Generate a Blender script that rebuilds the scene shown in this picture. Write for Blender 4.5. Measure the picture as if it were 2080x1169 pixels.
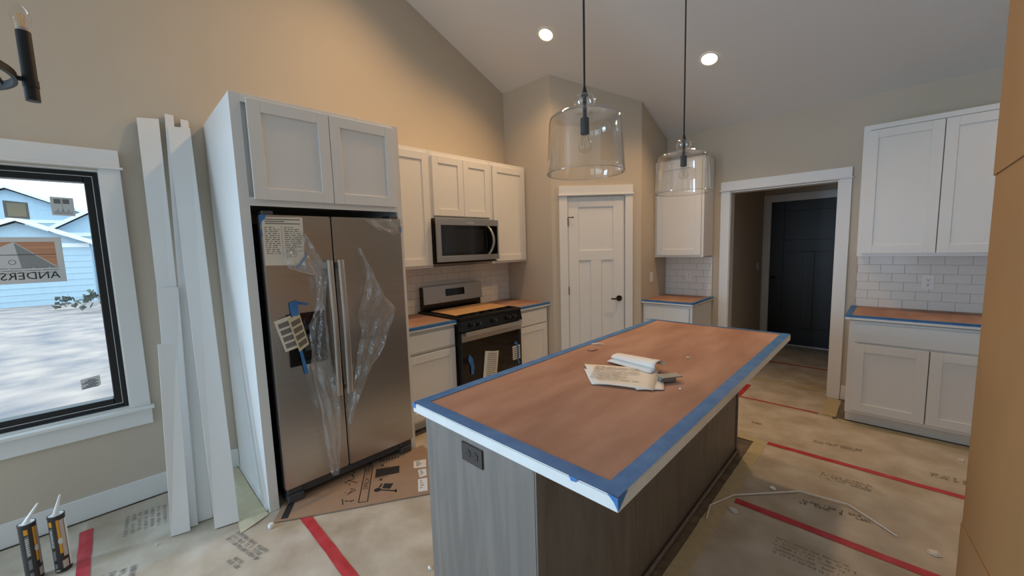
import bpy, bmesh, math, random
from mathutils import Vector, Matrix
random.seed(7)
for o in list(bpy.data.objects): bpy.data.objects.remove(o)
SC = bpy.context.scene
COL = SC.collection
R = math.radians

# ------------------------------------------------------------------ camera
CAM = Vector((3.403, -0.533, 1.549)); FPX = 793.687
_y, _p, _r = R(44.317), R(-5.975), R(-1.734)
FWD = Vector((-math.sin(_y)*math.cos(_p), math.cos(_y)*math.cos(_p), math.sin(_p)))
_rt = Vector((math.cos(_y), math.sin(_y), 0)); _up = _rt.cross(FWD)
RIGHT = math.cos(_r)*_rt + math.sin(_r)*_up
UP = -math.sin(_r)*_rt + math.cos(_r)*_up
cd = bpy.data.cameras.new('camera'); cam = bpy.data.objects.new('camera', cd); COL.objects.link(cam)
cd.sensor_width = 36; cd.lens = FPX/2080*36; cd.clip_start = .02; cd.clip_end = 300
cam.matrix_world = Matrix(((RIGHT.x, UP.x, -FWD.x, CAM.x), (RIGHT.y, UP.y, -FWD.y, CAM.y), (RIGHT.z, UP.z, -FWD.z, CAM.z), (0, 0, 0, 1)))
SC.camera = cam

# ------------------------------------------------------------------ world, exposure, daylight
SC.view_settings.view_transform = 'Standard'; SC.view_settings.look = 'None'
SC.view_settings.gamma = 1; SC.view_settings.use_curve_mapping = False
SC.view_settings.exposure = -0.04
w = bpy.data.worlds.new('world'); SC.world = w; w.use_nodes = True
bg = w.node_tree.nodes['Background']; bg.inputs[0].default_value = (.68, .85, 1.0, 1); bg.inputs[1].default_value = 2.6

def area(name, loc, rot, sx, sy, power, col):
    l = bpy.data.lights.new(name, 'AREA'); l.shape = 'RECTANGLE'; l.size = sx; l.size_y = sy; l.energy = power; l.color = col
    o = bpy.data.objects.new(name, l); COL.objects.link(o); o.location = loc; o.rotation_euler = rot
    return o
DAY = (.50, .73, 1.0)
# daylight standing in the real window openings of the great room behind the camera
area('daylight_patio_door_offscreen', (-.05, -3.2, 1.1), (0, R(-90), 0), 2.0, 1.9, 230, DAY)
area('daylight_rear_window_offscreen', (1.5, -4.70, 1.4), (R(90), 0, 0), 2.2, 1.6, 16, DAY)

# ------------------------------------------------------------------ helpers
def ray(u, v): return FWD + RIGHT*((u-1040)/FPX) - UP*((v-584.5)/FPX)
def at(u, v, ax, val):            # where the sight line through a photo pixel meets a plane of the room
    d = ray(u, v); i = 'xyz'.index(ax); return CAM + d*((val-CAM[i])/d[i])

ORG = {}
class MB:
    def __init__(s): s.v = []; s.f = []
    def box(s, x0, x1, y0, y1, z0, z1):
        x0, x1 = sorted((x0, x1)); y0, y1 = sorted((y0, y1)); z0, z1 = sorted((z0, z1))
        return s.hexa([(x0,y0,z0),(x1,y0,z0),(x1,y1,z0),(x0,y1,z0),(x0,y0,z1),(x1,y0,z1),(x1,y1,z1),(x0,y1,z1)])
    def hexa(s, p):
        n = len(s.v); s.v += [tuple(q) for q in p]
        s.f += [tuple(n+i for i in f) for f in ((3,2,1,0),(4,5,6,7),(0,1,5,4),(1,2,6,5),(2,3,7,6),(3,0,4,7))]
        return s
    def prism(s, poly, off):       # poly: 3d points, off: extrusion vector
        n = len(s.v); k = len(poly); off = Vector(off)
        s.v += [tuple(p) for p in poly] + [tuple(Vector(p)+off) for p in poly]
        s.f.append(tuple(n+i for i in range(k-1, -1, -1))); s.f.append(tuple(n+k+i for i in range(k)))
        for i in range(k):
            j = (i+1) % k; s.f.append((n+i, n+j, n+k+j, n+k+i))
        return s
    def tube(s, path, r, n=12, closed=False, cap=True):
        path = [Vector(p) for p in path]; k = len(path); base = len(s.v)
        rr = r if hasattr(r, '__len__') else [r]*k
        prev = None
        for i, p in enumerate(path):
            a = path[(i-1) % k] if (closed or i) else p; b = path[(i+1) % k] if (closed or i < k-1) else p
            t = (b-a).normalized()
            if prev is None:
                up = Vector((0,0,1)) if abs(t.z) < .9 else Vector((1,0,0)); e1 = t.cross(up).normalized()
            else: e1 = (prev - t*prev.dot(t)).normalized()
            prev = e1; e2 = t.cross(e1)
            for j in range(n):
                a_ = 2*math.pi*j/n; s.v.append(tuple(p + e1*(rr[i]*math.cos(a_)) + e2*(rr[i]*math.sin(a_))))
        for i in range(k if closed else k-1):
            for j in range(n):
                a0 = base+i*n+j; a1 = base+i*n+(j+1) % n; b0 = base+((i+1) % k)*n+j; b1 = base+((i+1) % k)*n+(j+1) % n
                s.f.append((a0, a1, b1, b0))
        if cap and not closed:
            s.f.append(tuple(base+j for j in range(n-1, -1, -1))); s.f.append(tuple(base+(k-1)*n+j for j in range(n)))
        return s
    def lathe(s, prof, c=(0,0,0), n=32, cap0=False, cap1=False):   # prof: (r, z)
        base = len(s.v); k = len(prof)
        for r, z in prof:
            for j in range(n):
                a = 2*math.pi*j/n; s.v.append((c[0]+r*math.cos(a), c[1]+r*math.sin(a), c[2]+z))
        for i in range(k-1):
            for j in range(n):
                j2 = (j+1) % n; s.f.append((base+i*n+j, base+i*n+j2, base+(i+1)*n+j2, base+(i+1)*n+j))
        if cap0: s.f.append(tuple(base+j for j in range(n-1, -1, -1)))
        if cap1: s.f.append(tuple(base+(k-1)*n+j for j in range(n)))
        return s
    def grid(s, pts):              # rows of points
        n = len(s.v); h = len(pts); k = len(pts[0])
        for r in pts: s.v += [tuple(p) for p in r]
        for i in range(h-1):
            for j in range(k-1):
                a = n+i*k+j; s.f.append((a, a+1, a+k+1, a+k))
        return s
    def mesh(s, name, org=(0,0,0), bevel=0, smooth=False, seg=1):
        bm = bmesh.new(); o = Vector(org)
        vs = [bm.verts.new(Vector(p)-o) for p in s.v]
        for f in s.f:
            try: bm.faces.new([vs[i] for i in f])
            except ValueError: pass
        bmesh.ops.recalc_face_normals(bm, faces=bm.faces)
        if bevel:
            es = [e for e in bm.edges if len(e.link_faces) == 2 and e.calc_face_angle(0) > R(30)]
            bmesh.ops.bevel(bm, geom=es, offset=bevel, segments=seg, affect='EDGES', clamp_overlap=True)
        if smooth:
            for f in bm.faces: f.smooth = True
            for e in bm.edges:
                if len(e.link_faces) == 2 and e.calc_face_angle(0) > R(40): e.smooth = False
        me = bpy.data.meshes.new(name); bm.to_mesh(me); bm.free(); return me
    def build(s, name, m, parent=None, bevel=0, smooth=False, local=False, org=None, seg=1):
        if org is None: org = (0,0,0) if local else (ORG.get(parent.name, (0,0,0)) if parent else base_of(s.v))
        me = s.mesh(name, org, bevel, smooth, seg)
        if m is not None: me.materials.append(MAT[m])
        o = bpy.data.objects.new(name, me); COL.objects.link(o)
        if parent: o.parent = parent; ORG[o.name] = ORG.get(parent.name, (0,0,0))
        else: o.location = org; ORG[o.name] = tuple(org)
        return o
def base_of(v):
    xs = [p[0] for p in v]; ys = [p[1] for p in v]; zs = [p[2] for p in v]
    return ((min(xs)+max(xs))/2, (min(ys)+max(ys))/2, min(zs))
def tag(o, label, cat=None, group=None, kind=None):
    o['label'] = label
    if cat: o['category'] = cat
    if group: o['group'] = group
    if kind: o['kind'] = kind
    return o
def thing(name, label, cat, loc, rot=None, group=None):
    o = bpy.data.objects.new(name, None); COL.objects.link(o); o.location = loc; o.empty_display_size = .05
    if rot is not None: o.rotation_euler = rot; ORG[o.name] = (0,0,0)
    else: ORG[o.name] = tuple(loc)
    return tag(o, label, cat, group)
def struct(o, label=None):
    o['kind'] = 'structure'
    if label: o['label'] = label
    return o
def textmesh(body, size, align='CENTER', extrude=.0):
    c = bpy.data.curves.new('t', 'FONT'); c.body = body; c.size = size; c.align_x = align; c.align_y = 'CENTER'; c.extrude = extrude; c.resolution_u = 2
    o = bpy.data.objects.new('t', c); COL.objects.link(o)
    dg = bpy.context.evaluated_depsgraph_get()
    me = bpy.data.meshes.new_from_object(o.evaluated_get(dg)); bpy.data.objects.remove(o); bpy.data.curves.remove(c)
    return me
def text(name, body, size, m, parent, origin, ex, ey, align='CENTER'):
    """lettering lying on a surface; ex, ey: world directions of reading and of letter height"""
    me = textmesh(body, size, align); ex = Vector(ex).normalized(); ey = Vector(ey).normalized()
    o0 = Vector(origin) - Vector(ORG.get(parent.name, (0,0,0)))
    for v in me.vertices: v.co = o0 + ex*v.co.x + ey*v.co.y
    me.materials.clear(); me.materials.append(MAT[m]); me.name = name
    o = bpy.data.objects.new(name, me); COL.objects.link(o); o.parent = parent; ORG[o.name] = ORG.get(parent.name, (0,0,0)); return o

# ------------------------------------------------------------------ materials
MAT = {}
def srgb(r, g, b):
    f = lambda c: (c/255/12.92 if c/255 <= .04045 else ((c/255+.055)/1.055)**2.4); return (f(r), f(g), f(b), 1)
def mat(name, col, rough=.5, metal=0, noise=0, nscale=5, stretch=(1,1,1), bump=0, bscale=60, bstretch=None, spec=.5, col2=None, coat=0, detail=4, rvar=0):
    m = bpy.data.materials.new(name); m.use_nodes = True; nt = m.node_tree; b = nt.nodes['Principled BSDF']; MAT[name] = m
    c = srgb(*col)
    b.inputs['Base Color'].default_value = c; b.inputs['Roughness'].default_value = rough; b.inputs['Metallic'].default_value = metal
    b.inputs['Specular IOR Level'].default_value = spec; b.inputs['Coat Weight'].default_value = coat
    tc = nt.nodes.new('ShaderNodeTexCoord')
    def ns(scale, st):
        mp = nt.nodes.new('ShaderNodeMapping'); mp.inputs['Scale'].default_value = st; nt.links.new(tc.outputs['Object'], mp.inputs['Vector'])
        n = nt.nodes.new('ShaderNodeTexNoise'); n.inputs['Scale'].default_value = scale; n.inputs['Detail'].default_value = detail
        nt.links.new(mp.outputs[0], n.inputs['Vector']); return n
    if noise or col2:
        n = ns(nscale, stretch); rp = nt.nodes.new('ShaderNodeValToRGB')
        rp.color_ramp.elements[0].position = .3; rp.color_ramp.elements[1].position = .7
        if col2: ca, cb = c, srgb(*col2)
        else: ca = tuple(x*(1-noise) for x in c[:3])+(1,); cb = tuple(min(1, x*(1+noise)) for x in c[:3])+(1,)
        rp.color_ramp.elements[0].color = ca; rp.color_ramp.elements[1].color = cb
        nt.links.new(n.outputs['Fac'], rp.inputs[0]); nt.links.new(rp.outputs[0], b.inputs['Base Color'])
        if rvar:
            mr = nt.nodes.new('ShaderNodeMapRange'); mr.inputs[3].default_value = rough-rvar; mr.inputs[4].default_value = rough+rvar
            nt.links.new(n.outputs['Fac'], mr.inputs[0]); nt.links.new(mr.outputs[0], b.inputs['Roughness'])
    if bump:
        n = ns(bscale, bstretch or (1,1,1)); bp_ = nt.nodes.new('ShaderNodeBump'); bp_.inputs['Strength'].default_value = bump; bp_.inputs['Distance'].default_value = .01
        nt.links.new(n.outputs['Fac'], bp_.inputs['Height']); nt.links.new(bp_.outputs[0], b.inputs['Normal'])
    return m
def thin_glass(name, tint=(1,1,1), refl=1.0, rough=0, haze=0, bump=0, bscale=30, f0=.04, power=4.5):
    m = bpy.data.materials.new(name); m.use_nodes = True; nt = m.node_tree; nt.nodes.clear(); MAT[name] = m
    out = nt.nodes.new('ShaderNodeOutputMaterial'); tr = nt.nodes.new('ShaderNodeBsdfTransparent'); tr.inputs[0].default_value = (*tint, 1)
    gl = nt.nodes.new('ShaderNodeBsdfGlossy'); gl.inputs['Roughness'].default_value = rough
    lw = nt.nodes.new('ShaderNodeLayerWeight'); lw.inputs['Blend'].default_value = .5
    pw = nt.nodes.new('ShaderNodeMath'); pw.operation = 'POWER'; pw.inputs[1].default_value = power; nt.links.new(lw.outputs['Facing'], pw.inputs[0])
    fr = nt.nodes.new('ShaderNodeMath'); fr.operation = 'MULTIPLY_ADD'; fr.inputs[1].default_value = .85; fr.inputs[2].default_value = f0; nt.links.new(pw.outputs[0], fr.inputs[0])
    mx = nt.nodes.new('ShaderNodeMixShader')
    mul = nt.nodes.new('ShaderNodeMath'); mul.operation = 'MULTIPLY'; mul.inputs[1].default_value = refl; mul.use_clamp = True
    nt.links.new(fr.outputs[0], mul.inputs[0]); nt.links.new(mul.outputs[0], mx.inputs[0]); nt.links.new(tr.outputs[0], mx.inputs[1]); nt.links.new(gl.outputs[0], mx.inputs[2])
    last = mx
    if haze:
        df = nt.nodes.new('ShaderNodeBsdfDiffuse'); df.inputs[0].default_value = (.85, .88, .9, 1); m2 = nt.nodes.new('ShaderNodeMixShader'); m2.inputs[0].default_value = haze
        nt.links.new(mx.outputs[0], m2.inputs[1]); nt.links.new(df.outputs[0], m2.inputs[2]); last = m2
    if bump:
        tc = nt.nodes.new('ShaderNodeTexCoord'); n = nt.nodes.new('ShaderNodeTexNoise'); n.inputs['Scale'].default_value = bscale; b = nt.nodes.new('ShaderNodeBump')
        b.inputs['Strength'].default_value = bump; b.inputs['Distance'].default_value = .02
        nt.links.new(tc.outputs['Object'], n.inputs['Vector']); nt.links.new(n.outputs['Fac'], b.inputs['Height']); nt.links.new(b.outputs[0], gl.inputs['Normal']); nt.links.new(b.outputs[0], lw.inputs['Normal'])
    nt.links.new(last.outputs[0], out.inputs[0]); return m
def emit(name, col, s):
    m = bpy.data.materials.new(name); m.use_nodes = True; b = m.node_tree.nodes['Principled BSDF']; MAT[name] = m
    b.inputs['Base Color'].default_value = (.8, .8, .8, 1); b.inputs['Emission Color'].default_value = srgb(*col); b.inputs['Emission Strength'].default_value = s; return m

mat('wall_paint', (202, 190, 172), .75, bump=.06, bscale=220, noise=.015, nscale=3)
mat('ceiling_paint', (222, 220, 216), .85, bump=.08, bscale=160)
mat('white_paint', (232, 231, 228), .38, noise=.01)
mat('trim_paint', (234, 234, 232), .35, noise=.01)
mat('dark_door', (22, 24, 28), .42, bump=.05, bscale=40, bstretch=(8, 8, .4))
mat('tile_glaze', (232, 230, 226), .12, noise=.015, nscale=8, bump=.02, bscale=18)
mat('grout', (176, 172, 166), .9)
mat('steel', (190, 186, 181), .30, metal=1, noise=.03, nscale=3, stretch=(.4, 1, 30), bump=.015, bscale=60, bstretch=(1, .4, 50))
mat('steel_bright', (216, 216, 215), .30, metal=1, bump=.01, bscale=60, bstretch=(1, 30, 1))
mat('black_enamel', (14, 14, 15), .22)
mat('black_glass', (8, 8, 9), .06)
mat('screen_glass', (26, 27, 28), .10)
mat('black_matte', (22, 22, 23), .55)
mat('iron', (26, 26, 27), .5)
mat('dark_plastic', (70, 72, 76), .5)
mat('grey_plastic', (120, 124, 130), .5)
mat('quartz', (232, 232, 228), .2, noise=.03, nscale=14)
mat('rosin_paper', (150, 110, 92), .82, col2=(186, 148, 128), nscale=3.4, stretch=(1.6, .45, 1), bump=.6, bscale=5, bstretch=(1.6, .4, 1), detail=8)
mat('blue_tape', (46, 106, 172), .6, col2=(72, 128, 186), nscale=14, bump=.1, bscale=60)
mat('red_tape', (178, 40, 50), .5, col2=(204, 76, 82), nscale=10, bump=.25, bscale=16)
mat('masking_tape', (192, 178, 142), .75, noise=.08, nscale=20, bump=.1, bscale=40)
mat('floor_paper', (170, 155, 133), .85, col2=(208, 199, 184), nscale=4.2, bump=.6, bscale=4.5, detail=9)
mat('masking_pale', (210, 202, 170), .75, noise=.06, nscale=20, bump=.15, bscale=20)
mat('paper_aged', (236, 231, 221), .7, noise=.03, nscale=12)
mat('print_ink', (112, 104, 92), .8)
mat('faint_ink', (150, 138, 120), .85)
mat('faint_grey', (150, 146, 138), .85)
mat('mid_ink', (112, 102, 88), .85)
mat('black_ink', (42, 40, 40), .8)
mat('grey_ink', (122, 120, 116), .8)
mat('cardboard', (164, 136, 112), .85, noise=.05, nscale=9, bump=.05, bscale=14)
mat('carton', (158, 118, 72), .8, noise=.04, nscale=5, bump=.03, bscale=8)
mat('tan_board', (198, 156, 108), .8, noise=.06, nscale=8)
mat('paper_white', (238, 236, 230), .7, noise=.02)
mat('paper_cream', (228, 220, 204), .75, noise=.04, nscale=20)
mat('paper_tan', (212, 196, 160), .75, noise=.04, nscale=20)
mat('paper_grey', (216, 216, 214), .7)
mat('sticker_white', (232, 232, 232), .6)
mat('sticker_grey', (150, 152, 152), .6)
mat('sticker_olive', (190, 190, 166), .7)
mat('sticker_wood', (204, 150, 118), .6, noise=.2, nscale=6, stretch=(1, .3, 14))
mat('window_black', (20, 22, 26), .38)
mat('plastic_white', (236, 236, 234), .35)
mat('outlet_brown', (58, 50, 46), .4)
mat('outlet_dark', (20, 18, 18), .5)
mat('bronze', (30, 26, 24), .4, metal=.6)
mat('tube_dark', (50, 46, 46), .4)
mat('tube_grey', (120, 122, 124), .5)
mat('tube_yellow', (226, 160, 40), .5)
mat('tube_tan', (196, 180, 170), .5)
mat('galvanised', (150, 158, 162), .45, metal=.7, noise=.08, nscale=20)
mat('cord_black', (16, 16, 17), .6)
mat('grass', (128, 124, 128), .95, col2=(192, 172, 160), nscale=1.3, detail=12)
mat('dirt', (196, 160, 132), .95, noise=.1, nscale=2)
mat('siding', (176, 200, 214), .8, noise=.03)
mat('roof_shingle', (120, 140, 160), .9, noise=.1, nscale=6)
mat('house_trim', (236, 240, 242), .6)
mat('shrub', (96, 104, 96), .9, noise=.2, nscale=6)
thin_glass('window_glass', (.96, .985, .985), .8)
thin_glass('clear_glass', (.985, .985, .98), .95, f0=.05, power=2.3)
thin_glass('thick_glass', (.97, .97, .965), 1.0, f0=.12, power=1.7)
thin_glass('bulb_glass', (.97, .96, .94), 1.0)
thin_glass('film', (.97, .975, .98), 1.35, rough=.07, haze=.10, bump=.5, bscale=24, f0=.10, power=3)
emit('lamp_warm', (255, 214, 150), 14)
mat('filament', (236, 180, 110), .5)
def wood(name, a, b, c, rough=.5, scale=1.0):
    m = bpy.data.materials.new(name); m.use_nodes = True; nt = m.node_tree; p = nt.nodes['Principled BSDF']; MAT[name] = m
    tc = nt.nodes.new('ShaderNodeTexCoord'); mp = nt.nodes.new('ShaderNodeMapping'); mp.inputs['Scale'].default_value = (9*scale, 9*scale, .9*scale)
    nt.links.new(tc.outputs['Object'], mp.inputs[0])
    n = nt.nodes.new('ShaderNodeTexNoise'); n.inputs['Scale'].default_value = 1.6; n.inputs['Detail'].default_value = 7; n.inputs['Distortion'].default_value = 1.6
    nt.links.new(mp.outputs[0], n.inputs[0]); rp = nt.nodes.new('ShaderNodeValToRGB')
    e = rp.color_ramp.elements; e[0].position = .32; e[0].color = srgb(*a); e[1].position = .72; e[1].color = srgb(*c); k = e.new(.52); k.color = srgb(*b)
    nt.links.new(n.outputs['Fac'], rp.inputs[0]); nt.links.new(rp.outputs[0], p.inputs['Base Color']); p.inputs['Roughness'].default_value = rough
    bu = nt.nodes.new('ShaderNodeBump'); bu.inputs['Strength'].default_value = .05; nt.links.new(n.outputs['Fac'], bu.inputs['Height']); nt.links.new(bu.outputs[0], p.inputs['Normal'])
wood('stained_wood', (112, 104, 96), (122, 113, 104), (132, 123, 113), .5)
wood('plank_floor', (92, 80, 68), (112, 100, 86), (130, 118, 104), .45, .6)

# ------------------------------------------------------------------ the setting
L = 4.252; HB = 2.774; SL = .425; YR = -.2; YB = -4.65; XR = 6.4
Y1 = 2.895; X2 = .696; X3 = 1.395; Y3 = 3.594
def cz(y): return HB + SL*(L-y) if y >= YR else HB + SL*(L-YR) - SL*(YR-y)
def wallbox(mb, axis, c0, c1, a0, a1, z0, z1):
    if axis == 'x': mb.box(c0, c1, a0, a1, z0, z1)
    else: mb.box(a0, a1, c0, c1, z0, z1)

m = MB(); m.box(-.15, XR+.15, YB-.15, L, -.12, -.004); m.box(1.85, 3.5, L, 6.45, -.12, -.004)
struct(m.build('floor', 'plank_floor'), 'grey brown wood plank floor mostly hidden under brown paper')

# left wall with its window and the patio door behind the camera
WY0, WY1, WZ0, WZ1 = -1.66, -.525, .615, 2.072
PD0, PD1, PDZ = -4.2, -2.2, 2.1
m = MB()
for (a, b) in ((YB-.15, PD0), (PD1, WY0), (WY1, L+.15)): m.box(-.15, 0, a, b, -.1, HB-.4)
m.box(-.15, 0, WY0, WY1, -.1, WZ0); m.box(-.15, 0, WY0, WY1, WZ1, HB-.4); m.box(-.15, 0, PD0, PD1, PDZ, HB-.4)
m.prism([(-.15, YB-.15, HB-.4), (-.15, L+.15, HB-.4), (-.15, L+.15, cz(L+.15)+.02), (-.15, YR, cz(YR)+.02), (-.15, YB-.15, cz(YB-.15)+.02)], (.15, 0, 0))
wall_left = struct(m.build('wall_left', 'wall_paint'), 'beige painted wall behind the refrigerator and window')

# back wall with the hall opening
OX0, OX1, OZ = 2.10, 3.012, 2.072
m = MB(); m.box(-.15, OX0, L, L+.13, -.1, HB+.02); m.box(OX1, XR+.15, L, L+.13, -.1, HB+.02); m.box(OX0, OX1, L, L+.13, OZ, HB+.02)
wall_back = struct(m.build('wall_back', 'wall_paint'), 'beige painted wall with the hall opening')
m = MB(); m.box(XR, XR+.15, YB-.15, L+.13, -.1, HB-.4)
m.prism([(XR, YB-.15, HB-.4), (XR, L+.13, HB-.4), (XR, L+.13, cz(L+.13)), (XR, YR, cz(YR)), (XR, YB-.15, cz(YB-.15))], (.15, 0, 0))
struct(m.build('wall_right', 'wall_paint'))
m = MB()
for (a, b) in ((-.15, .4), (2.6, 3.0), (4.2, XR+.15)): m.box(a, b, YB-.15, YB, -.1, HB+.02)
for (a, b) in ((.4, 2.6), (3.0, 4.2)): m.box(a, b, YB-.15, YB, -.1, .6); m.box(a, b, YB-.15, YB, 2.2, HB+.02)
struct(m.build('wall_rear', 'wall_paint'))
# ceiling: two sloping planes
m = MB()
for ya, yb in ((L+.15, YR), (YR, YB-.15)):
    m.hexa([(-.15, ya, cz(ya)), (XR+.15, ya, cz(ya)), (XR+.15, yb, cz(yb)), (-.15, yb, cz(yb)), (-.15, ya, cz(ya)+.12), (XR+.15, ya, cz(ya)+.12), (XR+.15, yb, cz(yb)+.12), (-.15, yb, cz(yb)+.12)])
struct(m.build('ceiling', 'ceiling_paint'), 'vaulted off white ceiling')
# corner pantry
D45 = 1/math.sqrt(2)
TD = .106   # wall thickness
m = MB()
m.hexa([(0, Y1, -.05), (X2, Y1, -.05), (X2-.04, Y1+.1, -.05), (0, Y1+.1, -.05), (0, Y1, cz(Y1)+.03), (X2, Y1, cz(Y1)+.03), (X2-.04, Y1+.1, cz(Y1)+.03), (0, Y1+.1, cz(Y1)+.03)])
struct(m.build('wall_pantry_side', 'wall_paint'), 'short beige wall beside the range')
DT0, DT1, DTZ = .165, .815, 2.085     # rough door opening along the diagonal
DLEN = math.hypot(X3-X2, Y3-Y1)
EX = Vector((X3-X2, Y3-Y1, 0))/DLEN; EN = Vector((EX.y, -EX.x, 0))   # EN points into the kitchen
def dg(t, d, z): return Vector((X2, Y1, 0)) + EX*t + EN*d + Vector((0, 0, z))
def dbox(mb, t0, t1, d0, d1, z0, z1, z0b=None, ztop=None):
    zt = ztop or (lambda t: z1)
    return mb.hexa([dg(t0,d0,z0), dg(t1,d0,z0), dg(t1,d1,z0), dg(t0,d1,z0), dg(t0,d0,zt(t0)), dg(t1,d0,zt(t1)), dg(t1,d1,zt(t1)), dg(t0,d1,zt(t0))])
zc = lambda t: cz(Y1+EX.y*t)+.03
m = MB(); dbox(m, 0, DT0, -.1, 0, -.05, 0, ztop=zc); dbox(m, DT1, DLEN, -.1, 0, -.05, 0, ztop=zc); dbox(m, DT0, DT1, -.1, 0, DTZ, 0, ztop=zc)
struct(m.build('wall_pantry', 'wall_paint'), 'diagonal beige wall around the pantry door')
m = MB(); m.hexa([(X3, Y3, -.05), (X3, L, -.05), (X3-.1, L, -.05), (X3-.1, Y3+.04, -.05), (X3, Y3, cz(Y3)+.03), (X3, L, cz(L)+.03), (X3-.1, L, cz(L)+.03), (X3-.1, Y3+.04, cz(Y3)+.03)])
struct(m.build('wall_pantry_return', 'wall_paint'), 'beige return wall with the light switch')
# hall beyond the opening
HY = 6.28
m = MB(); m.box(1.86, 2.0, L+.13, HY+.12, -.1, 2.5); struct(m.build('wall_hall_left', 'wall_paint'))
m = MB(); m.box(3.35, 3.49, L+.13, HY+.12, -.1, 2.5); struct(m.build('wall_hall_right', 'wall_paint'))
m = MB(); m.box(2.0, 2.10, HY, HY+.12, -.1, 2.5); m.box(3.03, 3.35, HY, HY+.12, -.1, 2.5); m.box(2.10, 3.03, HY, HY+.12, 2.08, 2.5)
struct(m.build('wall_hall_back', 'wall_paint'))
m = MB(); m.box(1.86, 3.49, L+.13, HY+.12, 2.44, 2.56); struct(m.build('ceiling_hall', 'wall_paint'))

# ---- window in view
win = bpy.data.objects.new('window_1', None); COL.objects.link(win); win.location = (0, (WY0+WY1)/2, WZ0); ORG['window_1'] = tuple(win.location)
struct(win, 'black framed window with white casing and maker stickers on the glass')
def frame(mb, x0, x1, y0, y1, z0, z1, w):
    mb.box(x0, x1, y0, y0+w, z0, z1); mb.box(x0, x1, y1-w, y1, z0, z1); mb.box(x0, x1, y0+w, y1-w, z0, z0+w); mb.box(x0, x1, y0+w, y1-w, z1-w, z1)
m = MB(); frame(m, -.15, -.001, WY0, WY1, WZ0, WZ1, .006); m.build('jamb', 'trim_paint', win)
m = MB(); frame(m, -.13, -.035, WY0+.006, WY1-.006, WZ0+.006, WZ1-.006, .024); m.build('window_frame', 'window_black', win, .002)
m = MB(); frame(m, -.125, -.045, WY0+.033, WY1-.033, WZ0+.033, WZ1-.033, .034); m.build('sash', 'window_black', win, .004)
m = MB(); frame(m, -.09, -.041, WY0+.030, WY1-.030, WZ0+.030, WZ1-.030, .0028); m.build('gasket', 'plastic_white', win)
m = MB(); m.box(-.090, -.084, WY0+.06, WY1-.06, WZ0+.06, WZ1-.06); m.build('pane', 'window_glass', win)
for (a, b) in ((WY1, WY1+.092), (WY0-.092, WY0)):
    m = MB(); m.box(0, .02, a, b, WZ0-.002, 2.082); m.build('side_casing', 'trim_paint', win, .0015)
m = MB(); m.box(0, .026, WY0-.092, WY1+.092, 2.096, 2.195); m.build('head_casing', 'trim_paint', win, .0015)
m = MB(); m.box(0, .036, WY0-.105, WY1+.105, 2.082, 2.096); m.build('head_fillet', 'trim_paint', win, .003)
m = MB(); m.box(-.035, .05, WY0-.11, WY1+.108, .592, .613); m.build('sill', 'trim_paint', win, .003)
m = MB(); m.box(0, .02, WY0-.092, WY1+.095, .492, .592); m.build('apron', 'trim_paint', win, .0015)

# ---- unseen openings that let the daylight in
def glazed(name, ax, c, a0, a1, z0, z1):
    r = bpy.data.objects.new(name, None); COL.objects.link(r); ORG[name] = (0,0,0); struct(r)
    m = MB(); g = MB(); cm = (a0+a1)/2
    bx = (lambda mb, a, b, d0, d1, e, f: mb.box(c+d0, c+d1, a, b, e, f)) if ax == 'x' else (lambda mb, a, b, d0, d1, e, f: mb.box(a, b, c+d0, c+d1, e, f))
    for a, b, e, f in ((a0, a0+.06, z0, z1), (a1-.06, a1, z0, z1), (cm-.04, cm+.04, z0, z1), (a0, a1, z0, z0+.06), (a0, a1, z1-.06, z1)): bx(m, a, b, -.1, -.06, e, f)
    m.build('window_frame', 'window_black', r)
glazed('door_3', 'x', 0, PD0, PD1, 0, PDZ); glazed('window_2', 'y', YB, .4, 2.6, .6, 2.2); glazed('window_3', 'y', YB, 3.0, 4.2, .6, 2.2)

# ---- baseboards
def baseboard(name, segs, lab):
    r = bpy.data.objects.new(name, None); COL.objects.link(r); ORG[name] = (0,0,0); struct(r, lab)
    for s_ in segs: m = MB(); m.box(*s_, 0, .136); m.build('board', 'trim_paint', r, .002)
baseboard('baseboard_left', [(0, .015, -2.2, -.002)], 'white baseboard under the window')
baseboard('baseboard_back', [(0, 0, 0, 0)][:0] + [(3.108, 3.172, L-.015, L), (1.952, 2.006, L-.015, L)], 'white baseboard beside the opening')
baseboard('baseboard_rear', [(0, XR, YB, YB+.015)], 'white baseboard at the rear')

# ---- hall opening casing
tr = bpy.data.objects.new('trim_1', None); COL.objects.link(tr); tr.location = (2.556, L, 0); ORG['trim_1'] = (2.556, L, 0); struct(tr, 'white casing around the dark hall opening')
for a, b in ((2.010, 2.102), (3.010, 3.104)): m = MB(); m.box(a, b, L-.02, L, 0, 2.080); m.build('side_casing', 'trim_paint', tr, .0015)
m = MB(); m.box(2.010, 3.104, L-.026, L, 2.092, 2.182); m.build('head_casing', 'trim_paint', tr, .0015)
m = MB(); m.box(1.998, 3.114, L-.036, L, 2.080, 2.092); m.build('head_fillet', 'trim_paint', tr, .003)
m = MB(); m.box(2.0, 2.102, L, L+.13, 0, 2.072) ; m.v = []; m.f = []
m.box(2.098, 2.108, L-.004, L+.135, 0, 2.072); m.box(3.004, 3.014, L-.004, L+.135, 0, 2.072); m.box(2.108, 3.004, L-.004, L+.135, 2.064, 2.074); m.build('jamb', 'trim_paint', tr)

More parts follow.
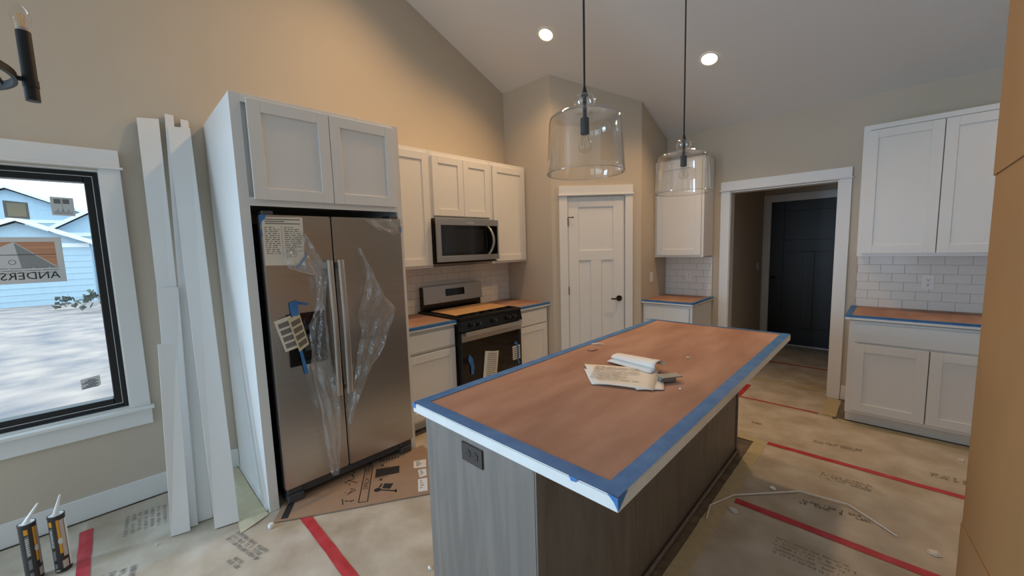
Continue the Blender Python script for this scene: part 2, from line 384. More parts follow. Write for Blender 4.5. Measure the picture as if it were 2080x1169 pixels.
# ---- pantry door (diagonal)
pd = bpy.data.objects.new('door_1', None); COL.objects.link(pd); pl = dg(.49, 0, 0); pd.location = pl; ORG['door_1'] = tuple(pl); struct(pd, 'white craftsman pantry door with one square panel over two tall ones')
def dpart(name, m_, parent, *b, bev=.0015):
    mb = MB(); dbox(mb, *b); return mb.build(name, m_, parent, bev)
mb = MB(); d0, d1 = .176, .804
zb = .012; zt = 2.072
T = [(d0, .297), (.680, d1)]
for a, b in T: dbox(mb, a, b, -.040, -.006, zb, zt)
dbox(mb, .297, .680, -.040, -.006, 1.960, zt); dbox(mb, .297, .680, -.040, -.006, 1.377, 1.488); dbox(mb, .297, .680, -.040, -.006, zb, .22)
dbox(mb, .430, .547, -.040, -.006, .22, 1.377)
dl = mb.build('door_leaf', 'trim_paint', pd, .0025)
for b in ((.297, .680, 1.488, 1.960), (.297, .430, .22, 1.377), (.547, .680, .22, 1.377)):
    mb = MB(); dbox(mb, b[0]-.004, b[1]+.004, -.034, -.017, b[2]-.004, b[3]+.004); mb.build('panel', 'trim_paint', dl)
for t0, t1 in ((.082, .172), (.808, .890)): dpart('side_casing', 'trim_paint', pd, t0, t1, 0, .02, 0, 2.083)
dpart('head_casing', 'trim_paint', pd, .082, .890, 0, .026, 2.096, 2.184); dpart('head_fillet', 'trim_paint', pd, .072, .900, 0, .036, 2.083, 2.096)
mb = MB(); dbox(mb, .165, .172, -.1, -.001, 0, 2.083); dbox(mb, .808, .815, -.1, -.001, 0, 2.083); dbox(mb, .172, .808, -.1, -.001, 2.076, 2.083); mb.build('jamb', 'trim_paint', pd)
for z in (1.80, 1.045, .30):
    mb = MB(); mb.tube([dg(.176, .006, z-.045), dg(.176, .006, z+.045)], .0065, 10); hg = mb.build('hinge', 'bronze', pd)
    if z > 1.5:
        mb = MB(); mb.tube([dg(.176, .006, z+.045), dg(.176, .012, z+.052), dg(.228, .02, z+.052)], .0045, 8); mb.tube([dg(.226, .02, z+.052), dg(.236, .02, z+.052)], .008, 8); mb.build('hinge_pin_stop', 'bronze', hg)
kc = dg(.742, -.006, .942)
mb = MB(); mb.tube([kc, kc+EN*.012], .031, 24); hd = mb.build('rosette', 'bronze', pd, smooth=True)
mb = MB(); mb.tube([kc+EN*.012, kc+EN*.045], .011, 12); mb.tube([kc+EN*.045+EX*.012, kc+EN*.048-EX*.03, kc+EN*.045-EX*.10], [.010, .009, .007], 12); mb.build('lever', 'bronze', hd, smooth=True)

# ---- hall door
hdr = bpy.data.objects.new('door_2', None); COL.objects.link(hdr); hdr.location = (2.56, HY, 0); ORG['door_2'] = (2.56, HY, 0); struct(hdr, 'black craftsman entry door at the end of the dark hall')
mb = MB(); y0, y1 = HY+.012, HY+.05
for b in ((2.101, 2.262, .0225, 2.078), (2.868, 3.029, .0225, 2.078), (2.262, 2.868, 1.94, 2.078), (2.262, 2.868, 1.36, 1.53), (2.262, 2.868, .0225, .26), (2.495, 2.625, .26, 1.36)):
    mb.box(b[0], b[1], y0, y1, b[2], b[3])
lf = mb.build('door_leaf', 'dark_door', hdr, .003)
for b in ((2.262, 2.868, 1.53, 1.94), (2.262, 2.495, .26, 1.36), (2.625, 2.868, .26, 1.36)):
    mb = MB(); mb.box(b[0]-.004, b[1]+.004, y0+.012, y1-.005, b[2]-.004, b[3]+.004); mb.build('panel', 'dark_door', lf)
for a, b in ((2.004, 2.100), (3.03, 3.125)): mb = MB(); mb.box(a, b, HY-.02, HY, 0, 2.080); mb.build('side_casing', 'trim_paint', hdr, .002)
mb = MB(); mb.box(2.004, 3.125, HY-.024, HY, 2.080, 2.182); mb.build('head_casing', 'trim_paint', hdr, .002)
mb = MB(); mb.box(2.10, 3.03, HY-.02, HY+.06, -.003, .022); mb.build('threshold', 'steel_bright', hdr, .003)
mb = MB(); mb.tube([(2.150, y0, .99), (2.150, y0-.045, .99)], .012, 12); mb.lathe([(0, .0), (.026, .008), (.03, .02), (.02, .035), (0, .038)], (2.150, y0-.06, .972), 16); mb.build('knob', 'bronze', lf, smooth=True)

# ------------------------------------------------------------------ tiles
TILE = {}
def tiles(parent, side, a0, a1, z0, rows, phase):
    p = .1525; h = .0762; gap = .0022
    for r in range(rows):
        za = z0 + r*h; ph = phase + (p/2 if r % 2 else 0)
        k = math.floor((a0-ph)/p); x = ph + k*p
        while x < a1-.004:
            s0 = max(x, a0); s1 = min(x+p, a1); wd = s1-s0
            if wd > .012:
                key = (side, round(wd, 3))
                if key not in TILE:
                    mb = MB(); hw = wd/2-gap/2; hh = h/2-gap/2
                    if side == 'A': mb.box(.0, .0085, -hw, hw, -hh, hh)
                    else: mb.box(-hw, hw, -.0085, .0, -hh, hh)
                    me = mb.mesh('tile', bevel=.0012); me.materials.append(MAT['tile_glaze']); TILE[key] = me
                o = bpy.data.objects.new('tile', TILE[key]); COL.objects.link(o); o.parent = parent
                c = (s0+s1)/2; wpt = Vector((.004, c, za+h/2) if side == 'A' else (c, L-.004, za+h/2)); o.location = wpt - Vector(ORG[parent.name])
            x += p
Z0T = .914
m = MB(); m.box(0, .0095, 1.012, Y1, Z0T-.04, Z0T+.0762*6+.002); m.build('grout', 'grout', wall_left)
tiles(wall_left, 'A', 1.012, Y1-.002, Z0T, 6, 1.05)
m = MB(); m.box(X3, 1.938, L-.0095, L, Z0T-.04, Z0T+.0762*6+.002); m.build('grout', 'grout', wall_back)
tiles(wall_back, 'B', X3+.002, 1.936, Z0T, 6, 1.46)
m = MB(); m.box(3.172, 4.70, L-.0095, L, Z0T-.04, Z0T+.0762*6+.002); m.build('grout', 'grout', wall_back)
tiles(wall_back, 'B', 3.174, 4.70, Z0T, 6, 3.331-.1525*2)

# ------------------------------------------------------------------ cabinets
def fb(mb, side, u0, u1, d0, d1, z0, z1):
    return mb.box(d0, d1, u0, u1, z0, z1) if side == 'A' else mb.box(u0, u1, L-d1, L-d0, z0, z1)
def loc(side, u, z=0, d=0): return (d, u, z) if side == 'A' else (u, L-d, z)
def shaker(parent, side, u0, u1, z0, z1, d, rail=.066, name='door', t=.02):
    mb = MB(); fb(mb, side, u0, u0+rail, d, d+t, z0, z1); fb(mb, side, u1-rail, u1, d, d+t, z0, z1)
    fb(mb, side, u0+rail, u1-rail, d, d+t, z0, z0+rail); fb(mb, side, u0+rail, u1-rail, d, d+t, z1-rail, z1)
    o = mb.build(name, 'white_paint', parent, .0015)
    mb = MB(); fb(mb, side, u0+rail-.004, u1-rail+.004, d+.002, d+t-.009, z0+rail-.004, z1-rail+.004); mb.build('panel', 'white_paint', o); return o
def slab(parent, side, u0, u1, z0, z1, d, name='drawer_front'):
    mb = MB(); fb(mb, side, u0, u1, d, d+.02, z0, z1); return mb.build(name, 'white_paint', parent, .003, seg=2)
def upper(label, side, u0, u1, z0, z1, depth, doors, lip=True, group=None):
    t = thing('wall_cabinet', label, 'cabinet', loc(side, (u0+u1)/2, z0), group=group)
    mb = MB(); fb(mb, side, u0+.0005, u1-.0005, .0105, depth-.019, z0, z1); mb.build('body', 'white_paint', t, .001)
    mb = MB(); rail = .04
    a, b = u0+.0005, u1-.0005
    fb(mb, side, a, a+rail, depth-.019, depth, z0-.006, z1); fb(mb, side, b-rail, b, depth-.019, depth, z0-.006, z1)
    fb(mb, side, a+rail, b-rail, depth-.019, depth, z1-rail, z1); fb(mb, side, a+rail, b-rail, depth-.019, depth, z0-.006, z0+rail)
    mb.build('face_frame', 'white_paint', t, .001)
    for dd in doors: shaker(t, side, *dd, depth)
    return t
def base(label, side, u0, u1, depth, doors, drawers, name='base_cabinet'):
    t = thing(name, label, 'cabinet', loc(side, (u0+u1)/2, 0))
    mb = MB(); fb(mb, side, u0+.0005, u1-.0005, .0105 if side == 'A' else .0105, depth-.019, .1, .872); mb.build('body', 'white_paint', t, .001)
    mb = MB(); a, b = u0+.0005, u1-.0005; r_ = .038
    fb(mb, side, a, a+r_, depth-.019, depth, .1, .872); fb(mb, side, b-r_, b, depth-.019, depth, .1, .872)
    for za, zb_ in ((.1, .125), (.68, .71), (.84, .872)): fb(mb, side, a+r_, b-r_, depth-.019, depth, za, zb_)
    mb.build('face_frame', 'white_paint', t, .001)
    mb = MB(); fb(mb, side, u0+.002, u1-.002, .02, depth-.075, 0.003, .1); mb.build('toe_kick', 'white_paint', t)
    for dd in drawers: slab(t, side, *dd, depth)
    for dd in doors: shaker(t, side, *dd, depth)
    return t

UA = .312
upper('white wall cabinet with one tall door between refrigerator cabinet and microwave', 'A', 1.012, 1.585, 1.386, 2.452, UA, [(1.04, 1.568, 1.402, 2.418)])
upper('short white two-door wall cabinet right above the microwave', 'A', 1.585, 2.345, 1.842, 2.452, UA, [(1.612, 1.972, 1.862, 2.412), (1.976, 2.322, 1.862, 2.412)])
upper('white wall cabinet with one tall door between microwave and pantry wall', 'A', 2.345, 2.893, 1.386, 2.452, UA, [(2.372, 2.868, 1.402, 2.412)])
upper('single-door white wall cabinet beside the switch wall, above the small counter', 'B', 1.397, 1.936, 1.386, 2.452, .315, [(1.428, 1.912, 1.402, 2.412)])
upper('wide white two-door wall cabinet right of the hall opening', 'B', 3.180, 4.10, 1.386, 2.452, .325, [(3.208, 3.636, 1.405, 2.405), (3.641, 4.072, 1.405, 2.405)])
BD = .61
base('white base cabinet between refrigerator and range', 'A', 1.036, 1.572, BD, [(1.05, 1.558, .125, .677)], [(1.05, 1.558, .703, .850)])
base('narrow white base cabinet between range and pantry wall', 'A', 2.368, 2.893, BD, [(2.385, 2.858, .125, .692)], [(2.385, 2.858, .705, .850)])
base('small white base cabinet between pantry wall and hall opening', 'B', 1.397, 1.938, BD, [(1.432, 1.910, .125, .690)], [(1.432, 1.910, .703, .852)])
base('wide white base cabinet with drawer front over two doors by hall opening', 'B', 3.176, 4.10, BD, [(3.212, 3.634, .128, .688), (3.640, 4.07, .128, .688)], [(3.212, 4.07, .703, .852)])

# tall refrigerator cabinet
rc = thing('refrigerator_cabinet', 'tall white cabinet enclosing the refrigerator with two doors on top', 'cabinet', (.39, .5, 0))
XF = .785
mb = MB(); mb.box(.012, XF-.02, .0, .019, .0, 2.434); mb.build('side_panel', 'white_paint', rc, .001)
mb = MB(); mb.box(.0125, XF-.02, .990, 1.009, 0, 2.434); mb.build('side_panel', 'white_paint', rc, .001)
mb = MB(); mb.box(.0125, XF-.02, .0195, .9895, 1.845, 2.434); mb.build('top_box', 'white_paint', rc, .001)
mb = MB(); mb.box(XF-.02, XF, 0, .052, 0, 2.436); mb.box(XF-.02, XF, .972, 1.011, 0, 2.436); mb.box(XF-.02, XF, .052, .972, 2.39, 2.436); mb.box(XF-.02, XF, .052, .972, 1.827, 1.875)
mb.build('face_frame', 'white_paint', rc, .001)
mb = MB(); mb.box(.03, XF-.03, -.011, -.0005, 0, .014); mb.build('shoe_moulding', 'white_paint', rc)
for a, b in ((.075, .515), (.519, .965)): shaker(rc, 'A', a, b, 1.862, 2.412, XF)

# ------------------------------------------------------------------ refrigerator
rf = thing('refrigerator', 'stainless side-by-side refrigerator with bar handles and black ice dispenser', 'refrigerator', (.45, .53, 0))
FX = .83
mb = MB(); mb.box(.06, .76, .092, .958, .03, 1.735); mb.build('body', 'black_matte', rf, .004)
ld = None
mb = MB(); mb.box(.765, FX, .083, .471, .112, 1.775); ld = mb.build('door', 'steel', rf, .006, seg=2)
mb = MB(); mb.box(.765, FX, .478, .967, .112, 1.775); rd = mb.build('door', 'steel', rf, .006, seg=2)
for d_, ys in ((ld, (.409, .443)), (rd, (.469+.005, .512))):
    yc = (ys[0]+ys[1])/2; pts = []
    mb = MB(); n = 12; rows = []
    for i in range(n+1):
        f = i/n; z = .63+f*.872; bow = .893 + .012*math.sin(math.pi*f)
        rows.append([(bow-.018, ys[0], z), (bow-.004, ys[0], z), (bow, ys[0]+.006, z), (bow, ys[1]-.006, z), (bow-.004, ys[1], z), (bow-.018, ys[1], z), (bow-.018, ys[0], z)])
    mb.grid(rows); mb.f.append(tuple(range(5, -1, -1))); k0 = n*7; mb.f.append(tuple(k0+i for i in range(6)))
    hn = mb.build('handle', 'steel_bright', d_, smooth=True)
    for z in (.66, 1.47): mb = MB(); mb.box(FX, .885, ys[0]+.006, ys[1]-.006, z-.02, z+.02); mb.build('handle_post', 'steel_bright', d_, .002)
# dispenser
mb = MB(); y0, y1, z0, z1 = .168, .386, .868, 1.188
mb.box(FX, FX+.008, y0, y1, 1.08, z1); mb.box(FX, FX+.008, y0, y0+.016, z0, 1.08); mb.box(FX, FX+.008, y1-.016, y1, z0, 1.08); mb.box(FX, FX+.012, y0, y1, z0, z0+.03); mb.box(FX-.0, FX+.001, y0+.01, y1-.01, z0+.01, 1.10)
dp = mb.build('ice_dispenser', 'black_glass', ld, .003)
mb = MB(); mb.box(FX+.001, FX+.004, y0+.09, y0+.125, .95, 1.05); mb.build('dispenser_paddle', 'dark_plastic', ld); mb = MB(); mb.box(FX+.0085, FX+.0095, .245, .251, 1.12, 1.15); mb.box(FX+.0085, FX+.0095, .262, .268, 1.12, 1.15); mb.box(FX+.0085, FX+.0095, .251, .262, 1.12, 1.125); mb.build('display_mark', 'dark_plastic', ld)
mb = MB(); mb.box(.74, .79, .10, .955, .045, .095); mb.build('toe_grille', 'dark_plastic', rf, .004)
for a, b in ((.094, .19), (.868, .958)):
    mb = MB(); mb.box(.70, .812, a, b, .0125, .062); mb.box(.72, .80, a+.004, b-.004, .062, .108); mb.build('leveling_foot', 'dark_plastic', rf, .005)
for a in (.10, .90):
    mb = MB(); mb.box(.68, .80, a, a+.06, 1.7755, 1.80); mb.build('hinge_cover', 'dark_plastic', rf, .004)

def sheet(name, pts, m_, label, cat, parent=None, th=.0006, n=Vector((1, 0, 0))):
    n = Vector(n); mb = MB(); mb.prism([Vector(p) for p in pts], n*th); o = mb.build(name, m_, parent)
    if not parent: tag(o, label, cat)
    return o
def lines(parent, name, m_, org, ex, ey, wd, rows, pitch, h, x0=0, seed=1, th=.0003, broken=True, off=0):
    """rows of printed dashes on a sheet; org: top-left corner"""
    rnd = random.Random(seed); ex = Vector(ex).normalized(); ey = Vector(ey).normalized(); nn = ex.cross(ey); mb = MB(); org = Vector(org)
    for r in range(rows):
        x = x0; end = wd*(1 if rnd.random() > .25 else rnd.uniform(.5, .95))
        while x < end:
            l = rnd.uniform(.012, .05)*max(.5, wd/.15) if broken else end
            a = org + ex*x - ey*(r*pitch) + nn*off; b = org + ex*min(x+l, end) - ey*(r*pitch) + nn*off
            mb.prism([a, b, b-ey*h, a-ey*h], nn*th); x += l + rnd.uniform(.004, .010)
    return mb.build(name, m_, parent)
YP = Vector((0, 1, 0)); ZP = Vector((0, 0, 1)); XP = Vector((1, 0, 0))
# parts list sheet on the left door
s1 = thing('instruction_sheet', 'large printed sheet taped to the upper left of the refrigerator', 'paper', (FX, .19, 1.48))
q = [(FX+.002, .090, 1.760), (FX+.002, .306, 1.765), (FX+.002, .298, 1.478), (FX+.002, .088, 1.486)]
mb = MB(); mb.prism(q, (.0006, 0, 0)); mb.build('paper_sheet', 'paper_cream', s1)
lines(s1, 'printed_text', 'grey_ink', (FX+.0027, .105, 1.752), YP, ZP, .185, 3, .012, .006, seed=2, broken=False)
lines(s1, 'printed_text', 'grey_ink', (FX+.0027, .10, 1.705), YP, ZP, .075, 14, .0115, .0045, seed=3)
lines(s1, 'printed_text', 'grey_ink', (FX+.0027, .20, 1.705), YP, ZP, .09, 16, .0115, .0045, seed=4)
mb = MB(); mb.box(FX+.0026, FX+.003, .186, .1875, 1.53, 1.715); mb.build('printed_rule', 'grey_ink', s1)
for pts in ([(.078, 1.772), (.116, 1.775), (.108, 1.752), (.090, 1.735), (.078, 1.70)], [(.0785, 1.69), (.086, 1.69), (.086, 1.65), (.0785, 1.645)]):
    mb = MB(); mb.prism([(FX+.003, a, b) for a, b in pts], (.0006, 0, 0)); mb.build('tape', 'blue_tape', s1)
mb = MB(); mb.prism([(FX+.009, .245, 1.462), (FX+.009, .262, 1.462), (FX+.009, .322, 1.545), (FX+.009, .312, 1.552)], (.0006, 0, 0)); tag(mb.build('tape_strip', 'blue_tape'), 'slanting blue tape strip at the lower corner of the refrigerator sheet', 'tape')
# fanned booklet at the dispenser
bk = thing('energy_booklet', 'fanned tan booklet hanging over the refrigerator ice dispenser', 'booklet', (FX+.015, .19, .97))
def P(u, v, x=FX+.012): return at(u, v, 'x', x)
pa = [P(556, 653), P(590, 640), P(611, 703), P(580, 715)]; pb = [P(584, 648, FX+.020), P(608, 636, FX+.020), P(628, 698, FX+.020), P(608, 714, FX+.020)]
for pts, m_, of in ((pa, 'paper_cream', 0), (pb, 'paper_tan', .002)):
    mb = MB(); mb.prism(pts, (.0012, 0, 0)); mb.build('page', m_, bk)
    ex = (pts[1]-pts[0]); ey = (pts[0]-pts[3])
    for k in range(4):
        f0 = .12+k*.215; f1 = f0+.15; g0, g1 = .14, .9
        cc = lambda f, g: pts[0]*(1-f)*(1-g) + pts[1]*(1-f)*g + pts[3]*f*(1-g) + pts[2]*f*g + Vector((.0014, 0, 0))
        mb = MB(); mb.prism([cc(f0, g0), cc(f0, g1), cc(f1, g1), cc(f1, g0)], (.0003, 0, 0)); mb.build('printed_block', 'grey_ink' if m_ == 'paper_cream' else 'print_ink', bk)
mb = MB(); mb.prism([P(588, 615), P(604, 610), P(606, 640), P(592, 642)], (.010, 0, 0)); mb.prism([P(597, 611, FX+.003), P(626, 615, FX+.003), P(625, 620, FX+.003), P(600, 617, FX+.003)], (.001, 0, 0)); tag(mb.build('tape_strip', 'blue_tape'), 'bent blue tape holding the booklet on the refrigerator', 'tape')
mb = MB(); mb.prism([P(608, 713, FX+.0125), P(614, 710, FX+.0125), P(627, 757, FX+.0125), P(620, 760, FX+.0125)], (.001, 0, 0)); tag(mb.build('tape_strip', 'blue_tape'), 'straight blue tape strip dangling below the dispenser booklet', 'tape')

# torn protective film
def film(name, label, rows, x0, amp, seed, nu=14, nv=7):
    rnd = random.Random(seed); ph = [rnd.uniform(0, 6.28) for _ in range(8)]
    pts = []; R_ = []
    for (l, r, b) in rows: R_.append((at(*l, 'x', x0+b), at(*r, 'x', x0+b)))
    for i in range(len(R_)-1):
        for k in range(nv if i < len(R_)-2 else nv+1):
            f = k/nv; a = R_[i][0].lerp(R_[i+1][0], f); c = R_[i][1].lerp(R_[i+1][1], f); row = []
            for j in range(nu+1):
                g = j/nu; p = a.lerp(c, g); s_ = i+f
                dx = amp*(abs(math.sin(g*7+ph[0]+.7*math.sin(s_*1.3+ph[1])))-.3 + .6*math.sin(g*15+s_*2.1+ph[2])*math.sin(s_*3+ph[3])) + rnd.uniform(-.12, .12)*amp
                p = p + Vector((dx, rnd.uniform(-.002, .002), rnd.uniform(-.002, .002))); row.append(p)
            pts.append(row)
    mb = MB(); mb.grid(pts); o = mb.build(name, 'film', smooth=False); tag(o, label, 'plastic film')
    return o
film('plastic_film', 'torn clear plastic film hanging over the left handle of the refrigerator',
     [((612, 470), (622, 478), .004), ((573, 510), (645, 515), .02), ((585, 545), (664, 552), .03), ((640, 560), (664, 566), .06), ((644, 622), (660, 625), .03), ((628, 660), (664, 662), .028), ((632, 720), (672, 725), .03), ((630, 745), (688, 790), .07), ((650, 820), (691, 830), .075), ((661, 890), (691, 895), .06), ((672, 955), (690, 950), .05), ((676, 966), (688, 962), .045)], FX, .014, 5)
film('plastic_film', 'kite-shaped torn clear plastic film hanging on the right refrigerator door',
     [((728, 503), (732, 505), .002), ((745, 548), (760, 556), .01), ((735, 600), (782, 600), .025), ((726, 640), (804, 626), .03), ((735, 668), (792, 660), .02), ((728, 710), (778, 704), .03), ((721, 762), (748, 760), .02), ((713, 810), (728, 815), .012), ((707, 855), (711, 860), .004)], FX+.008, .014, 9)
film('plastic_film', 'small crinkled clear film scrap at the top right of the refrigerator',
     [((738, 446), (816, 444), .002), ((760, 462), (820, 460), .008), ((800, 478), (818, 470), .003)], FX+.003, .006, 3)
mb = MB(); mb.prism([(FX+.003, .955, 1.72), (FX+.003, .968, 1.72), (FX+.003, .968, 1.675), (FX+.003, .957, 1.68)], (.0006, 0, 0)); tag(mb.build('tape_strip', 'blue_tape'), 'tiny blue tape tab on the right edge of the refrigerator', 'tape')

# ------------------------------------------------------------------ microwave
mw = thing('microwave', 'stainless over-the-range microwave with black window and curved handle', 'microwave', (.2, 1.97, 1.42))
mb = MB(); mb.box(.0105, .372, 1.589, 2.341, 1.42, 1.838); mb.build('body', 'black_enamel', mw, .003)
X_ = .373
mb = MB(); mb.box(X_, .402, 1.586, 2.362, 1.772, 1.834); mb.box(X_, .402, 1.586, 2.362, 1.428, 1.484); mb.box(X_, .402, 1.586, 1.628, 1.484, 1.772); mb.box(X_, .402, 2.346, 2.362, 1.484, 1.772); mb.build('door_frame', 'steel', mw, .002)
mb = MB(); mb.box(X_, .399, 1.628, 2.346, 1.484, 1.772); dg_ = mb.build('door_glass', 'black_glass', mw)
mb = MB(); mb.box(.399, .3995, 1.66, 2.15, 1.515, 1.735); mb.build('window', 'screen_glass', mw)
rows = []; n = 14
for i in range(n+1):
    f = i/n; z = 1.484+f*.284; yc = 2.205+.048*math.sin(math.pi*f); xx = .402+.034*math.sin(math.pi*f)**.5 if 0 < f < 1 else .401
    rows.append([(xx, yc-.014, z), (xx+.012, yc-.012, z), (xx+.012, yc+.012, z), (xx, yc+.014, z), (xx, yc-.014, z)])
mb = MB(); mb.grid(rows); mb.build('handle', 'steel_bright', mw, smooth=True)
mb = MB(); mb.box(.402, .4024, 1.93, 2.03, 1.79, 1.808); mb.build('badge', 'steel_bright', mw)
mb = MB(); mb.box(.05, .39, 1.60, 2.345, 1.4085, 1.4195); mb.build('vent_bottom', 'black_matte', mw, .003)

# ------------------------------------------------------------------ range
rg = thing('range', 'black and stainless gas range between the base cabinets', 'range', (.35, 1.97, 0))
RY0, RY1 = 1.578, 2.362
mb = MB(); mb.box(.03, .655, RY0, RY1, .02, .905); mb.build('body', 'black_enamel', rg, .003)
mb = MB(); mb.box(.02, .69, RY0-.004, RY1+.004, .905, .925); mb.box(.02, .69, RY0-.004, RY0+.03, .925, .934); mb.box(.02, .69, RY1-.03, RY1+.004, .925, .934); mb.box(.66, .69, RY0+.03, RY1-.03, .925, .934); mb.build('cooktop', 'black_enamel', rg, .003)
mb = MB(); mb.prism([(.655, RY0, .905), (.69, RY0, .905), (.71, RY0, .81), (.655, RY0, .81)], (0, RY1-RY0, 0)); cpn = mb.build('control_panel', 'black_enamel', rg, .002)
for y in (1.70, 1.775, 1.97, 2.16, 2.235):
    mb = MB(); mb.tube([(.698, y, .858), (.712, y, .861), (.733, y, .865)], [.024, .022, .018], 16); kb = mb.build('knob', 'black_matte', cpn, smooth=True)
    mb = MB(); mb.box(.715, .745, y-.004, y+.004, .850, .880); mb.build('knob_grip', 'dark_plastic', kb, .002)
mb = MB(); mb.box(.655, .695, RY0+.004, RY1-.004, .20, .80); od = mb.build('oven_door', 'black_glass', rg, .004)
mb = MB(); mb.box(.695, .699, RY0+.006, RY1-.006, .715, .798); mb.build('door_band', 'steel', od, .001)
mb = MB(); mb.box(.722, .738, RY0+.03, RY1-.03, .768, .808); hh = mb.build('handle', 'steel_bright', od, .004, seg=2)
for a in (RY0+.05, RY1-.09): mb = MB(); mb.box(.699, .722, a, a+.04, .772, .795); mb.build('handle_post', 'steel', od)
mb = MB(); mb.box(.655, .69, RY0+.004, RY1-.004, .03, .19); mb.build('drawer', 'black_enamel', rg, .004)
mb = MB(); mb.box(.022, .075, 1.60, 2.36, .9345, 1.17); bg_ = mb.build('backguard', 'black_enamel', rg, .004)
mb = MB(); mb.prism([(.076, 1.606, 1.0), (.098, 1.606, 1.0), (.083, 1.606, 1.178), (.03, 1.606, 1.178), (.03, 1.606, 1.1705), (.076, 1.606, 1.1705)], (0, .762, 0)); mb.build('backguard_panel', 'steel', rg, .002)
mb = MB(); mb.prism([(.0945, 1.872, 1.062), (.0885, 1.872, 1.136), (.087, 1.872, 1.136), (.093, 1.872, 1.062)], (0, .245, 0)); mb.v = [(x+.002, y, z) for x, y, z in mb.v]; mb.build('display', 'black_glass', rg)
for a, b in ((1.612, 1.85), (1.86, 2.08), (2.09, 2.33)):
    mb = MB()
    for y in (a+.004, (a+b)/2, b-.012): mb.box(.16, .645, y, y+.009, .930, .941)
    for x in (.16, .28, .40, .52, .637): mb.box(x, x+.009, a+.004, b-.004, .930, .941)
    mb.build('grate', 'iron', rg)
mb = MB(); mb.prism([(.17, 1.63, .9415), (.575, 1.615, .9415), (.565, 2.30, .9415), (.16, 2.335, .9415)], (0, 0, .004)); tag(mb.build('cardboard_sheet', 'tan_board'), 'tan packing board lying on top of the range burners', 'cardboard')
# papers and tape on the oven door
ot = thing('energy_tag', 'long printed paper tag hanging on the black oven door', 'paper', (.70, 1.92, .30))
rows = []; n = 8
tl, trr, bl, br = Vector((.6965, 1.852, .586)), Vector((.6965, 2.028, .552)), Vector((.705, 1.79, .25)), Vector((.705, 1.965, .22))
for i in range(n+1):
    f = i/n; rows.append([tl.lerp(bl, f).lerp(trr.lerp(br, f), g/6)+Vector((.014*math.sin(math.pi*g/6)+.001, 0, 0)) for g in range(7)])
mb = MB(); mb.grid(rows); o = mb.build('paper_sheet', 'paper_cream', ot); o.modifiers.new('thickness', 'SOLIDIFY').thickness = .0006
for i in range(15):
    f = .06+i*.055; a = tl.lerp(bl, f); b = trr.lerp(br, f); pts = [a.lerp(b, g/6)+Vector((.014*math.sin(math.pi*g/6)+.0022, 0, 0)) for g in range(1, 6)]
    mb = MB(); mb.grid([pts, [p+Vector((0, 0, -.006)) for p in pts]]); mb.build('printed_line', 'grey_ink', ot)
def V2(x, y, z): return Vector((x, y, z))
st = thing('oven_sticker', 'small striped sticker on the right of the oven door', 'sticker', (.696, 2.275, .40))
mb = MB(); mb.box(.6962, .6968, 2.222, 2.330, .41, .552); mb.build('label_sheet', 'paper_cream', st)
for k in range(6): mb = MB(); mb.box(.6969, .6972, 2.232, 2.32, .425+k*.02, .434+k*.02); mb.build('printed_stripe', 'print_ink', st)
mb = MB(); mb.prism([(.698, 2.255, .60), (.698, 2.29, .585), (.698, 2.31, .52), (.698, 2.305, .40), (.698, 2.32, .36), (.698, 2.295, .355), (.698, 2.283, .42), (.698, 2.29, .52), (.698, 2.265, .57), (.698, 2.24, .575)], (.002, 0, 0)); tag(mb.build('tape_strip', 'blue_tape'), 'curled blue tape over the small sticker on the oven door', 'tape')
mb = MB(); mb.prism([(.697, 1.66, .595), (.697, 1.70, .545), (.703, 1.705, .47), (.705, 1.695, .40), (.705, 1.665, .41), (.703, 1.668, .48), (.70, 1.64, .545)], (.002, 0, 0)); tag(mb.build('tape_strip', 'blue_tape'), 'loose blue tape tongue on the left of the oven door', 'tape')

# ------------------------------------------------------------------ countertops with paper and tape
def counter(label, x0, x1, y0, y1, th=.032):
    mb = MB(); mb.box(x0, x1, y0, y1, .914-th, .9135); o = mb.build('countertop', 'quartz', None, .0025); return tag(o, label, 'countertop')
def wavy_sheet(x0, x1, y0, y1, z, amp, seed, nx, ny):
    rnd = random.Random(seed); k = [(rnd.uniform(1, 9), rnd.uniform(1, 5), rnd.uniform(0, 6.28)) for _ in range(6)]
    rows = []
    for i in range(ny+1):
        row = []
        for j in range(nx+1):
            x = x0+(x1-x0)*j/nx; y = y0+(y1-y0)*i/ny
            e = min(1, min(j, nx-j, i, ny-i)/2)
            h = sum(math.sin(a*x*2+b*y*2+c) for a, b, c in k)/6
            row.append((x, y, z + e*amp*abs(h)))
        rows.append(row)
    return rows
def cover(label, x0, x1, y0, y1, tapes, seed, inset=.004):
    t = thing('counter_paper', label, 'paper', ((x0+x1)/2, (y0+y1)/2, .914))
    mb = MB(); mb.grid(wavy_sheet(x0+inset, x1-inset, y0+inset, y1-inset, .9142, .0022, seed, 24, 40)); mb.build('paper_sheet', 'rosin_paper', t, smooth=True)
    for b in tapes: mb = MB(); mb.box(*b, .9144, .9168); mb.build('tape', 'blue_tape', t)
    return t
counter('white stone countertop between refrigerator and range', .0105, .650, 1.012, 1.570)
counter('white stone countertop between range and pantry wall', .0105, .650, 2.371, 2.893)
counter('small white stone countertop beside the pantry wall', 1.397, 1.955, L-.650, L-.0105)
counter('white stone countertop right of the hall opening', 3.150, 4.12, L-.650, L-.0105)
def front_tape(t, b): mb = MB(); mb.box(*b); mb.build('tape', 'blue_tape', t, .0005)
t = cover('brown paper taped over the counter between refrigerator and range', .0115, .648, 1.014, 1.568, [(.6, .6515, 1.014, 1.57)], 1); front_tape(t, (.6503, .6515, 1.014, 1.57, .897, .9168))
